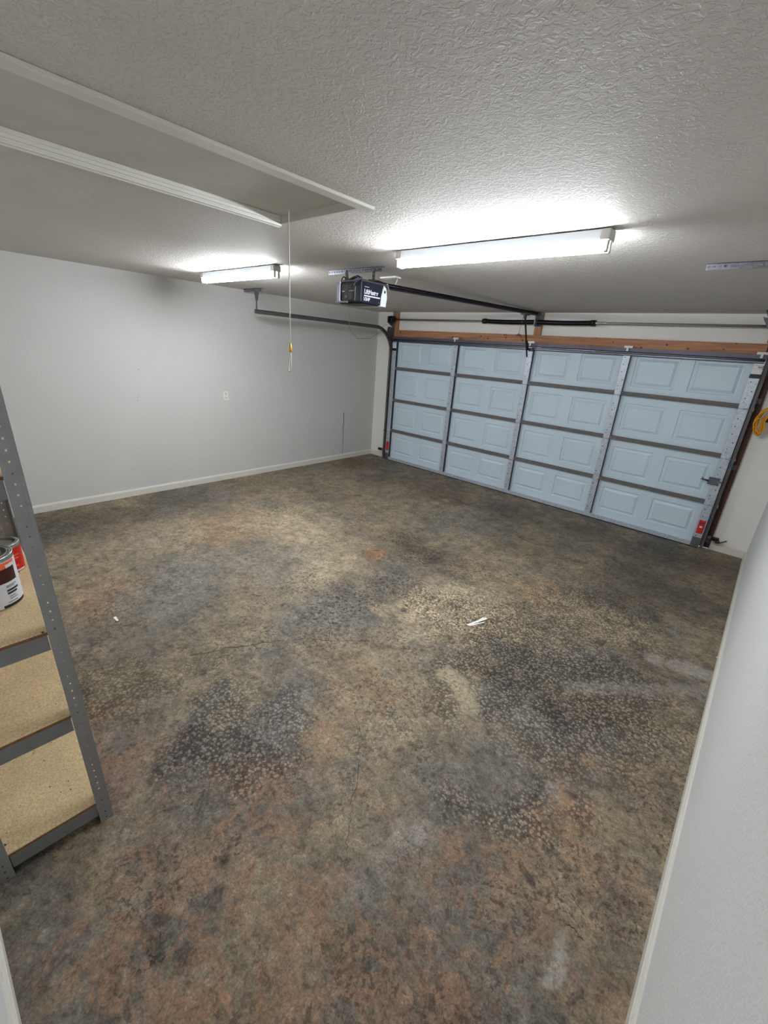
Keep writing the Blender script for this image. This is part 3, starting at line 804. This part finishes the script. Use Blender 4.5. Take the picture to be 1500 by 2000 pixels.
# ================================================================== TORSION SPRINGS
ts = thing('torsion_spring_assembly', 'steel shaft with two black coil springs above the garage door', 'torsion spring', (2.44, -0.12, 2.356))
YS2, ZS2 = -0.115, 2.356
MB().cyl((-0.125, YS2, ZS2), (5.0, YS2, ZS2), 0.0135, 16).obj('shaft', 'chrome', ts)
def coil(x0, x1):
    m = MB(); n = 64; pts = []
    L = x1 - x0
    prof = []
    # closely wound coil: a ribbed sleeve
    k = int(abs(L) / 0.011)
    for i in range(k):
        xa = x0 + L * i / k; xb = x0 + L * (i + .5) / k
        sag = -0.006 * math.sin(PI * i / k)
        prof += [(xa, .026, sag), (xb, .0295, sag)]
    rings = [[Vector((x, YS2 + r * math.cos(a), ZS2 + s + r * math.sin(a))) for a in (2 * PI * j / 18 for j in range(18))] for x, r, s in prof]
    m.rings(rings); return m
for x0, x1 in ((1.70, 2.435), (2.475, 3.17)):
    s = coil(x0, x1).obj('spring', 'spring', ts)
    xe = x0 if x0 < 2 else x1
    m = MB(); m.cyl((xe - .03, YS2, ZS2), (xe + .03, YS2, ZS2), .034, 18); m.cyl((xe, YS2 - .03, ZS2), (xe, YS2 - .048, ZS2), .008, 8); m.obj('winding_cone', 'black', s)
m = MB(); m.box(2.448, 2.462, -0.17, -0.0385, ZS2 - .05, ZS2 + .07, .002); m.box(2.42, 2.50, -0.044, -0.0385, ZS2 - .06, ZS2 + .095, .002); m.cyl((2.44, YS2, ZS2), (2.47, YS2, ZS2), .038, 18)
for q in (-.045, .08): m.cyl((2.435, -0.044, ZS2 + q), (2.435, -0.055, ZS2 + q), .008, 6); m.cyl((2.485, -0.044, ZS2 + q), (2.485, -0.055, ZS2 + q), .008, 6)
m.obj('center_bracket', 'galv', ts)
for sg, xd in ((-1, -0.03), (1, 4.91)):
    m = MB(); m.cyl((xd - .03, YS2, ZS2), (xd + .03, YS2, ZS2), .045, 24); m.cyl((xd - .034, YS2, ZS2), (xd - .028, YS2, ZS2), .056, 24); m.cyl((xd + .028, YS2, ZS2), (xd + .034, YS2, ZS2), .052, 24)
    d = m.obj('cable_drum', 'black', ts)
    m = MB(); m.cyl((xd - sg * .01, YS2 - .045, ZS2 - .01), (xd - sg * .01, -0.135, .06), .0022, 6); m.obj('lift_cable', 'galv_dark', d)
    xb = xd + sg * .055
    m = MB(); m.prism([(xb, -0.0385, ZS2 - .11), (xb, -0.17, ZS2 - .05), (xb, -0.17, ZS2 + .045), (xb, -0.0385, ZS2 + .06)], (sg * .004, 0, 0)); m.box(min(xb, xb - sg * .05), max(xb, xb - sg * .05), -.042, -.0385, ZS2 - .11, ZS2 + .06); m.obj('bearing_plate', 'galv_dark', ts)

# ================================================================== OPENER
op = thing('garage_door_opener', 'dark ceiling mounted garage door opener with white lens end and long black rail', 'garage door opener', (2.44, -3.33, 2.2))
hb = MB().box(2.312, 2.578, -3.452, -3.212, 2.208, 2.348, 0.010, 3).obj('housing', 'navy', op)
# rear end: silver cheek, lip and black information label
m = MB()
m.sweep([Vector((0, 0, 2.214)), Vector((0, 0, 2.346))], [(Vector((1, 0, 0)), Vector((0, 1, 0)))] * 2,
        [(2.300, -3.42), (2.304, -3.445), (2.318, -3.458), (2.352, -3.460), (2.356, -3.452), (2.335, -3.446), (2.318, -3.43), (2.315, -3.40), (2.300, -3.40)])
m.obj('end_cheek', 'silver', op)
m = MB(); m.box(2.312, 2.44, -3.466, -3.446, 2.203, 2.216, .003); m.obj('end_lip', 'silver', op)
m = MB(); m.box(2.520, 2.585, -3.462, -3.440, 2.210, 2.350, .006, 2); m.obj('corner_post', 'navy', op)
lb = MB().box(2.352, 2.522, -3.4555, -3.4515, 2.220, 2.338, .001).obj('information_label', 'labelblack', op)
m = MB(); rr = random.Random(3)
for c in range(3):
    for r in range(6):
        x = 2.372 + c * .040
        if rr.random() < .85: m.box(x, x + rr.uniform(.018, .032), -3.4563, -3.4553, 2.322 - r * .0066, 2.3245 - r * .0066)
for r in range(7): m.box(2.446, 2.446 + rr.uniform(.03, .05), -3.4563, -3.4553, 2.270 - r * .0066, 2.2722 - r * .0066)
m.box(2.405, 2.432, -3.4563, -3.4553, 2.236, 2.256)
m.obj('label_print', 'greyprint', lb)
m = MB(); m.box(2.376, 2.402, -3.4564, -3.4554, 2.278, 2.285)
m.obj('label_print', 'print', lb)
m = MB()
for x in (2.452, 2.468, 2.480, 2.494): m.box(x, x + .008, -3.4564, -3.4554, 2.281, 2.286)
m.obj('label_print', 'print', lb)
# side with the maker's lettering
sp = MB().box(2.5765, 2.582, -3.442, -3.205, 2.206, 2.347, .002).obj('side_panel', 'navy', op)
text_obj('side_lettering', 'LiftMaster', 0.043, 'print', op, (2.5823, -3.425, 2.268), (0, 1, 0), (0, 0, 1), 0.86, 0.0012)
m = MB(); m.box(2.582, 2.5827, -3.425, -3.250, 2.2500, 2.2585); m.obj('lettering_bar', 'print', op)
m = MB(); m.box(2.582, 2.5827, -3.424, -3.375, 2.312, 2.3155); m.obj('lettering_bar', 'print', op)
text_obj('side_lettering', '1/2HP', 0.031, 'print', op, (2.5823, -3.432, 2.222), (0, 1, 0), (0, 0, 1), 0.9, 0.0010)
m = MB(); m.cyl((2.581, -3.262, 2.222), (2.5835, -3.262, 2.222), .005, 10); m.obj('side_screw', 'chrome', op)
m = MB()   # light lens with a slanted joint
ys = [(-3.218, 2.346), (-3.190, 2.330), (-3.176, 2.270), (-3.186, 2.200), (-3.246, 2.200), (-3.240, 2.27)]
m.prism([(2.305, y, z) for y, z in ys], (.282, 0, 0))
ln = m.obj('light_lens', 'lens', op); ln['label'] = 'frosted white light lens at the end facing the door'
m = MB(); m.prism([(2.5875, -3.214, 2.31), (2.5875, -3.200, 2.315), (2.5875, -3.196, 2.298), (2.5875, -3.210, 2.292)], (.0008, 0, 0)); m.obj('vent_slot', 'black', ln)
MB().box(2.32, 2.57, -3.43, -3.25, 2.199, 2.209, .004).obj('bottom_cover', 'navy', op)
# chassis on top, rail to the header
MB().box(2.345, 2.560, -3.43, -3.14, 2.347, 2.364, .004).obj('chassis', 'galv', op)
m = MB(); m.sweep([Vector((2.44, -3.16, 2.370)), Vector((2.44, -0.06, 2.456))], [(Vector((1, 0, 0)), Vector((0, 0, 1)))] * 2,
        [(-.024, -.022), (.024, -.022), (.024, -.016), (.006, -.014), (.006, .012), (.024, .014), (.024, .018), (-.024, .018), (-.024, .014), (-.006, .012), (-.006, -.014), (-.024, -.016)])
m.obj('rail', 'railblack', op)
m = MB(); m.tube([(2.456, -3.2, 2.372), (2.456, -.1, 2.458)], .0055, 6); m.tube([(2.424, -3.2, 2.372), (2.424, -.1, 2.458)], .0055, 6); m.obj('drive_chain', 'black', op)
m = MB(); m.box(2.415, 2.465, -0.085, -0.0385, 2.435, 2.472, .003); m.obj('header_bracket', 'galv_dark', op)
# trolley, arm, release
m = MB(); m.box(2.41, 2.47, -0.50, -0.36, 2.408, 2.437, .004); m.box(2.43, 2.45, -0.46, -0.40, 2.37, 2.41, .003); tr = m.obj('trolley', 'galv_dark', op)
m = MB(); m.prism([(2.434, -0.445, 2.40), (2.434, -0.415, 2.40), (2.434, -0.165, 1.925), (2.434, -0.185, 1.925)], (.012, 0, 0)); m.obj('straight_arm', 'black', op)
m = MB(); m.prism([(2.446, -0.30, 2.12), (2.446, -0.262, 2.12), (2.446, -0.20, 2.035), (2.446, -0.125, 2.035), (2.446, -0.125, 2.008), (2.446, -0.22, 2.008)], (.008, 0, 0)); m.obj('curved_arm', 'black', op)
m = MB(); m.box(2.425, 2.475, -0.14, -0.100, 2.000, 2.045, .003); m.cyl((2.42, -.125, 2.022), (2.48, -.125, 2.022), .008, 8); m.obj('door_bracket', 'galv', op)
m = MB(); m.tube([(2.425, -0.44, 2.385), (2.415, -0.44, 2.33), (2.405, -0.44, 2.25), (2.40, -0.44, 2.19)], .0025, 6); rc = m.obj('release_cord', 'redhandle', op)
m = MB(); m.tube([(2.372, -0.44, 2.175), (2.40, -0.44, 2.19), (2.428, -0.44, 2.175)], .006, 8); m.cyl((2.365, -.44, 2.172), (2.435, -.44, 2.172), .008, 10); m.obj('release_handle', 'redhandle', rc)
# slotted ceiling angle and straps
m = MB()
m.perforated((1.965, -3.238, H - .0005), (1, 0, 0), (0, 0, -1), .605, .034, .0024, .030, .010, .016)
m.perforated((1.965, -3.238, H - .003), (1, 0, 0), (0, 1, 0), .605, .034, .0024, .06, .010, .018)
for x in (2.10, 2.40, 2.53): m.cyl((x, -3.222, H - .006), (x, -3.222, H - .018), .011, 6)
m.obj('ceiling_angle', 'galv', op)
def strap(p0, p1, w):
    p0, p1 = Vector(p0), Vector(p1); d = (p1 - p0).normalized(); s = Vector((1, 0, 0)); 
    m = MB(); m.perforated(p0 - s * w / 2, d, s, (p1 - p0).length, w, .003, .034, .008, .011)
    for p in (p0 + d * .018, p1 - d * .014): m.cyl(p + Vector((0, -.006, 0)), p + Vector((0, -.014, 0)), .009, 6)
    m.obj('strap', 'galv', op)
strap((2.185, -3.242, 2.465), (2.345, -3.370, 2.352), .032)
strap((2.495, -3.242, 2.465), (2.550, -3.300, 2.352), .026)
# cables on the opener
m = MB(); m.tube([(2.328 + .024 * math.cos(a), -3.40, 2.362 + .028 * math.sin(a)) for a in (PI * (-.35 + 1.7 * i / 16) for i in range(17))], .0045, 8); m.obj('cable_loop', 'cable', op)
m = MB(); m.tube([(2.35, -3.41, 2.358), (2.40, -3.41, 2.362), (2.45, -3.41, 2.378), (2.49, -3.41, 2.384), (2.53, -3.42, 2.372), (2.545, -3.44, 2.35)], .010, 8); m.obj('cable', 'cable', op)
m = MB(); m.tube([(2.545, -3.43, 2.37), (2.535, -3.452, 2.355), (2.520, -3.463, 2.335), (2.514, -3.464, 2.315)], .006, 8); m.tube([(2.56, -3.43, 2.372), (2.55, -3.452, 2.357), (2.537, -3.465, 2.340)], .005, 8); m.obj('cable', 'bluewire', op)
m = MB(); m.tube([(2.55, -3.35, 2.366), (2.56, -3.25, 2.372), (2.53, -3.16, 2.372), (2.50, -3.08, 2.380)], .007, 8); m.obj('cable', 'cable', op)
m = MB(); m.tube([(2.40, -3.40, 2.20), (2.38, -3.38, 2.12), (2.26, -3.25, 2.02), (1.9, -2.8, 1.97), (1.2, -1.9, 2.0), (.5, -1.0, 2.10), (-.1, -.25, 2.24), (-.25, -.012, 2.28)], .0022, 6); m.obj('bell_wire', 'greywire', op)
# ceiling outlet and its cord
tag(MB().box(2.20, 2.385, -2.86, -2.785, H - .014, H - .0005, .003).obj('ceiling_outlet', 'white_pl', None, (2.29, -2.82, H)), 'flat white outlet plate on the ceiling beside the opener rail', 'outlet')
tag(MB().tube([(2.372, -2.82, H - .016), (2.372, -2.83, 2.43), (2.375, -2.87, 2.385), (2.40, -2.94, 2.352), (2.46, -3.02, 2.348), (2.52, -3.10, 2.358), (2.545, -3.135, 2.368)], .0045, 8).obj('power_cord', 'cord', None, (2.4, -2.9, 2.36)), 'thin pale cord looping from the ceiling outlet to the opener', 'cord')

# ================================================================== FLUORESCENT FIXTURES
def fixture(x0, x1, label):
    y0, y1, zt, zb = -3.620, -3.552, H - .006, H - .050
    f = thing('fluorescent_light', label, 'ceiling light', ((x0 + x1) / 2, -3.586, zb), 'fluorescent strip lights on the ceiling')
    MB().box(x0 + .02, x1 - .02, y0, y1, zb, zt, .003).obj('channel', 'fixture', f)
    for a, b in (((x0 + x1) / 2 - .12, (x0 + x1) / 2 - .02), (x0 + .2, x0 + .26), (x1 - .26, x1 - .2)): MB().box(a, b, y0 + .012, y1 - .012, zt, H - .0005).obj('spacer', 'black', f)
    for xe, sg in ((x0, 1), (x1, -1)):
        a, b = sorted((xe, xe + sg * .045))
        m = MB(); m.box(a, b, y0 - .002, y1 + .002, zb - .002, zt + .001, .003)
        m.cyl((xe - sg * .0005, y0 + .024, zb + .026), (xe + sg * .002, y0 + .024, zb + .026), .004, 8)
        c = m.obj('end_cap', 'socket', f)
        for yy in (y0 + .016, y1 - .016):
            a, b = sorted((xe + sg * .004, xe + sg * .020))
            m = MB(); m.box(a, b, yy - .010, yy + .010, zb - .048, zb, .004, 2); m.obj('lamp_holder', 'socket', c)
    for yy in (y0 + .014, y1 - .014):
        m = MB()
        r = .0185; zc = zb - .024
        pr = [(x0 + .020, .012), (x0 + .022, .0165), (x0 + .034, r), (x1 - .034, r), (x1 - .022, .0165), (x1 - .020, .012)]
        m.rings([[Vector((x, yy + q * math.cos(a), zc + q * math.sin(a))) for a in (2 * PI * j / 20 for j in range(20))] for x, q in pr])
        m.obj('tube', 'tube', f)
fixture(3.040, 4.312, 'lit twin tube strip light nearer the middle of the ceiling, larger one')
fixture(0.484, 1.726, 'lit twin tube strip light nearer the left wall, smaller one')

# ================================================================== ATTIC HATCH
ah = thing('attic_hatch', 'long recessed attic ladder door with white trim in the ceiling', 'attic hatch', ((HX0 + HX1) / 2, (HY0 + HY1) / 2, H))
MB().box(HX0 + .012, HX1 - .012, HY0 + .012, HY1 - .012, H + .034, H + .046).obj('panel', 'hatch', ah)
m = MB(); e = .012
m.box(HX0, HX0 + e, HY0, HY1, H + .034, H + .10); m.box(HX1 - e, HX1, HY0, HY1, H - .002, H + .10); m.box(HX0, HX1, HY1 - e, HY1, H - .0005, H + .10); m.box(HX0, HX1, HY0, HY0 + e, H - .002, H + .10)
m.obj('jamb', 'hatch', ah)
MB().box(HX1 - .014, HX1 + .045, HY0 - .04, HY1 + .010, H - .014, H - .0003, .002).obj('casing', 'trim', ah)
m = MB()   # stepped moulding on the long left side
m.sweep([Vector((0, HY0 - .03, H)), Vector((0, HY1 - .002, H))], [(Vector((1, 0, 0)), Vector((0, 0, 1)))] * 2,
        [(HX0 - .022, -.0003), (HX0 - .022, -.009), (HX0 - .008, -.013), (HX0 - .004, -.008), (HX0 + .008, -.008), (HX0 + .011, .006), (HX0 + .020, .006), (HX0 + .022, .018), (HX0 + .028, .018), (HX0 + .028, .033), (HX0 + .012, .033), (HX0 + .012, -.0003)])
m.obj('moulding', 'trim', ah)
for x, y in ((2.95, -4.43), (3.20, -4.46)):
    MB().cyl((x, y, H + .034), (x, y, H + .031), .005, 8).obj('screw_head', 'white_pl', ah)
pc = thing('pull_cord', 'white pull cord with yellow knob hanging from the attic hatch', 'cord', (3.069, -4.452, 1.74))
cx, cy = 3.063, -4.452
MB().tube([(cx, cy, H + .033), (cx + .003, cy, 2.2), (cx + .006, cy, 1.885)], .0028, 8).obj('cord', 'cord', pc)
m = MB(); m.lathe((cx + .008, cy, 1.845), [(0, .045), (.004, .042), (.008, .02), (.0085, 0), (0, 0)], 14); m.obj('knob', 'brass', pc)
m = MB(); lx = cx + .010
m.tube([(lx, cy, 1.846), (lx + .003, cy, 1.82), (lx + .003, cy, 1.775), (lx, cy, 1.752), (lx - .010, cy, 1.742), (lx - .018, cy, 1.752), (lx - .017, cy, 1.775), (lx - .010, cy, 1.80), (lx - .003, cy, 1.825), (lx - .001, cy, 1.845)], .0024, 8)
m.obj('loop', 'cord', pc)

# ================================================================== SHELVING UNIT (own frame: near front corner at the origin)
sh = thing('shelving_unit', 'grey slotted steel shelving unit with particle board shelves at left edge', 'shelf', (3.522, -5.702, 0))
SL, SDp, SHt = 0.915, 0.360, 1.74
sh.rotation_euler = (math.radians(1.15), 0, math.radians(-2.4))
def post(x, y, sx, sy):
    """L post whose outer corner is at x,y; flanges run towards sx and sy"""
    m = MB(); t = .0022
    o = Vector((x, y, 0.0))
    m.perforated(o, (0, 0, 1), (0, sy, 0), SHt, .044, t if sx * sy > 0 else -t, .0335, .005, .007)
    m.perforated(o, (0, 0, 1), (sx, 0, 0), SHt, .044, t if sx * sy < 0 else -t, .0335, .005, .007)
    # stiffening ridge beside the corner
    m.box(min(x, x - sx * .003), max(x, x - sx * .003), min(y + sy * .004, y + sy * .009), max(y + sy * .004, y + sy * .009), .002, SHt)
    return m.obj('post', 'post', sh, frame=1)
for x, y, sx, sy in ((0, 0, -1, -1), (0, -SDp, -1, 1), (-SL, 0, 1, -1), (-SL, -SDp, 1, 1)): post(x, y, sx, sy)
for x, y in ((0, 0), (0, -SDp), (-SL, 0), (-SL, -SDp)):
    sx = -1 if x == 0 else 1; sy = -1 if y == 0 else 1
    a, b = sorted((x, x + sx * .046)); c, d = sorted((y, y + sy * .046))
    m = MB(); m.box(a + .003, b, c + .003, d - .003, 0.0, .010); m.obj('foot', 'seal', sh, frame=1)
for zt in (0.115, 0.585, 0.950, 1.487):
    b = MB().box(-SL + .006, -.006, -SDp + .006, -.006, zt - .016, zt, .004, 2).obj('board', 'osb', sh, frame=1)
    m = MB(); m.box(-.0058, -.0046, -SDp + .010, -.010, zt - .015, zt - .004); m.obj('board_edge', 'osb_edge', b, frame=1)
    m = MB(); t = .002
    # end beams sit behind the post flanges, long beams front and back
    m.box(-.0045, -.0024, -SDp + .046, -.046, zt - .072, zt - .013); m.box(-.022, -.0045, -SDp + .046, -.046, zt - .018, zt - .0165)
    m.obj('end_beam', 'beam', sh, frame=1)
    m = MB(); m.box(-SL + .0024, -SL + .0045, -SDp + .046, -.046, zt - .072, zt - .013); m.obj('end_beam', 'beam', sh, frame=1)
    for yy in (-.0045, -SDp + .0024):
        m = MB(); m.box(-SL + .046, -.046, yy, yy + .0021, zt - .072, zt - .013); m.obj('long_beam', 'beam', sh, frame=1)

# ================================================================== PAINT CANS
ZC = 0.9475
def can(name, c, r, h, label, body):
    t = thing(name, label, 'paint can', (c[0], c[1], c[2]))
    m = MB(); m.lathe(c, [(r * .97, 0), (r, .003), (r, h - .012), (r * .985, h - .008), (r * 1.015, h - .004), (r * 1.015, h), (r * .99, h + .001), (r * .90, h + .001), (r * .88, h - .006)], 48)
    m.obj('body', 'tin', t)
    m = MB(); m.lathe(c, [(r * .865, h - .005), (r * .86, h + .002), (r * .80, h + .002), (r * .78, h - .006), (0.0, h - .006)], 48); m.obj('lid', 'lidgrey', t)
    m = MB(); m.lathe(c, [(r + .0006, .006), (r + .0006, h - .016)], 64, 0, 2 * PI)
    # drop the caps the lathe adds: keep the wall only
    for f in [f for f in m.bm.faces if len(f.verts) > 4]: m.bm.faces.remove(f)
    lb = m.obj('can_label', body, t)
    return t, lb
def patch(c, r, a0, a1, z0, z1, mat, parent, name):
    m = MB(); m.lathe(c, [(r, z0), (r, z1)], 14, math.radians(a0), math.radians(a1)); m.obj(name, mat, parent)
rg = .0825; cc = (3.205, -5.852, ZC); hg = .190
t, lb = can('paint_can', cc, rg, hg, 'large paint can with white label and orange band at front of shelf', 'canwhite')
R_ = rg + .0012
patch(cc, R_, -130, 62, .150, .172, 'orange', lb, 'label_band')
patch(cc, R_, 14, 58, .098, .150, 'swatch', lb, 'label_swatch')
patch(cc, R_ + .0003, 35, 60, .150, .162, 'canwhite', lb, 'label_shape')
patch(cc, R_, 12, 75, .006, .016, 'labelblack', lb, 'label_band')
patch(cc, R_, -42, -8, .018, .100, 'canpanel', lb, 'label_panel')
rr = random.Random(5)
for i in range(9):
    patch(cc, R_ + .0003, -40, -40 + rr.uniform(18, 28), .026 + i * .008, .0275 + i * .008, 'greyprint', lb, 'fine_print')
for z, a, b, k in ((.084, 26, 52, 'greyprint'), (.079, 26, 46, 'greyprint'), (.064, 26, 56, 'darkprint'), (.053, 26, 50, 'darkprint'), (.042, 28, 44, 'greyprint'), (.034, 28, 48, 'greyprint'), (.022, 22, 46, 'greyprint')):
    patch(cc, R_ + .0003, a, b, z, z + (.0075 if k == 'darkprint' else .003), k, lb, 'fine_print')
rq = .054; cq = (2.955, -5.772, ZC)
t, lb = can('paint_can', cq, rq, .124, 'small red paint can behind the white labelled can', 'canred')
for z, a, b in ((.075, 10, 45), (.062, 0, 40), (.03, 5, 35)):
    patch(cq, rq + .0012, a, b, z, z + .006, 'orange', lb, 'fine_print')
patch(cq, rq + .0012, -5, 60, .008, .014, 'canwhite', lb, 'label_band')
patch(cq, rq + .0012, -30, -2, .006, .104, 'canwhite', lb, 'label_panel')

# ================================================================== SMALL THINGS
# wall outlet
wo = thing('wall_outlet', 'white cover plate on the long left wall', 'outlet', (XL, -2.922, 1.157))
MB().box(XL + .0004, XL + .006, -2.958, -2.886, 1.098, 1.215, .002).obj('cover_plate', 'white_pl', wo)
for z in (1.182, 1.130):
    rc_ = MB().box(XL + .0055, XL + .0075, -2.938, -2.906, z - .016, z + .016, .003).obj('receptacle', 'trim', wo)
    for q in (-2.930, -2.917): MB().box(XL + .007, XL + .0079, q, q + .003, z - .006, z + .006).obj('slot', 'black', rc_)
# safety sensors
def sensor(x, z, sg, label):
    t = thing('safety_sensor', label, 'sensor', (x, -0.1, z), 'door safety sensors')
    m = MB(); m.box(min(x, x + sg * .11), max(x, x + sg * .11), -.103, -.100, z - .016, z + .016); m.obj('bracket', 'galv_dark', t)
    a, b = sorted((x + sg * .035, x + sg * .105)); m = MB(); m.box(a, b, -.135, -.104, z - .022, z + .022, .005, 2); m.obj('sensor_body', 'black', t)
    m = MB(); m.cyl((x + sg * .036, -.12, z), (x + sg * .030, -.12, z), .012, 12); m.obj('eye', 'redhandle', t)
    return t
sensor(-0.040, 0.172, -1, 'black safety sensor by the left door track near the floor')
s2 = sensor(4.925, 0.165, 1, 'black safety sensor by the right door track, loose wire beside it')
MB().tube([(5.03, -.115, .165), (5.045, -.08, .125), (5.03, -.03, .10), (5.005, -.012, .098), (5.05, -.012, .105), (5.09, -.014, .138), (5.10, -.02, .150)], .005, 8).obj('wire', 'cable', s2)
# small wooden wall bracket with the yellow cord hung on it
hk = thing('cord_bracket', 'brown wooden wall bracket with a white top right of the garage door', 'bracket', (5.15, -0.04, 1.49))
MB().box(5.045, XR - .002, -.085, -.0005, 1.47, 1.535, .003).obj('block', 'brownwood', hk)
MB().box(5.035, XR - .002, -.095, -.0005, 1.5352, 1.553, .002).obj('top_board', 'trim', hk)
yc = thing('extension_cord', 'coiled yellow extension cord hanging at the right edge of the wall', 'cord', (5.03, -0.06, 1.35))
rr = random.Random(11)
def smooth_loop(P, n=5):
    out = []; N = len(P)
    for i in range(N):
        p0, p1, p2, p3 = P[i - 1], P[i], P[(i + 1) % N], P[(i + 2) % N]
        for j in range(n):
            t = j / n
            out.append(tuple(0.5 * (2 * b + (c - a) * t + (2 * a - 5 * b + 4 * c - d) * t * t + (3 * b - a - 3 * c + d) * t ** 3) for a, b, c, d in zip(p0, p1, p2, p3)))
    return out
base_loop = [(5.16, 1.60), (5.08, 1.615), (5.015, 1.585), (4.982, 1.53), (4.972, 1.46), (4.990, 1.39), (5.022, 1.345), (5.038, 1.40), (5.030, 1.47), (5.050, 1.535), (5.10, 1.565), (5.16, 1.56)]
for k in range(11):
    ox, oz = rr.uniform(-.014, .016), rr.uniform(-.012, .014); y = -.104 - .0052 * k
    P = [(x + ox + rr.uniform(-.006, .006), y + rr.uniform(-.006, .006), z + oz + rr.uniform(-.008, .008)) for x, z in base_loop]
    MB().tube(smooth_loop(P), .0052, 8, closed=True).obj('coil', 'yellow', yc)
m = MB(); m.tube(smooth_loop([(4.985, -.168, 1.505), (4.962, -.17, 1.465), (4.970, -.17, 1.425), (4.998, -.168, 1.42), (5.015, -.168, 1.46), (5.005, -.168, 1.50)]), .0055, 8, closed=True); m.obj('coil', 'yellow', yc)
# litter on the floor
def strip(m, a, b, w, lift=.004):
    a = Vector((*fl(*a), .001)); b = Vector((*fl(*b), .001 + lift)); d = (b - a).normalized(); s = Vector((-d.y, d.x, 0)) * w / 2
    m.prism([a - s, b - s * .7, b + s * .7, a + s], (0, 0, .0012))
m = MB(); strip(m, (913, 1221), (949, 1208), .018); strip(m, (914, 1221), (951, 1211), .012, .010); strip(m, (916, 1222), (946, 1216), .014, .002); strip(m, (930, 1216), (944, 1210), .020, .014)
x, y = fl(932, 1217)
tag(m.obj('paper_scrap', 'paper', None, (x, y, 0)), 'torn white paper scrap lying in the middle of the concrete floor', 'paper')
m = MB(); strip(m, (224, 1205), (230, 1214), .018)
x, y = fl(227, 1210); tag(m.obj('paper_scrap', 'paper', None, (x, y, 0)), 'small white sliver on the floor right of the shelving posts', 'paper')
m = MB(); strip(m, (1402, 1286), (1409, 1282), .025)
x, y = fl(1405, 1284); tag(m.obj('paper_scrap', 'paper', None, (x, y, 0)), 'tiny white chip against the right baseboard', 'paper')
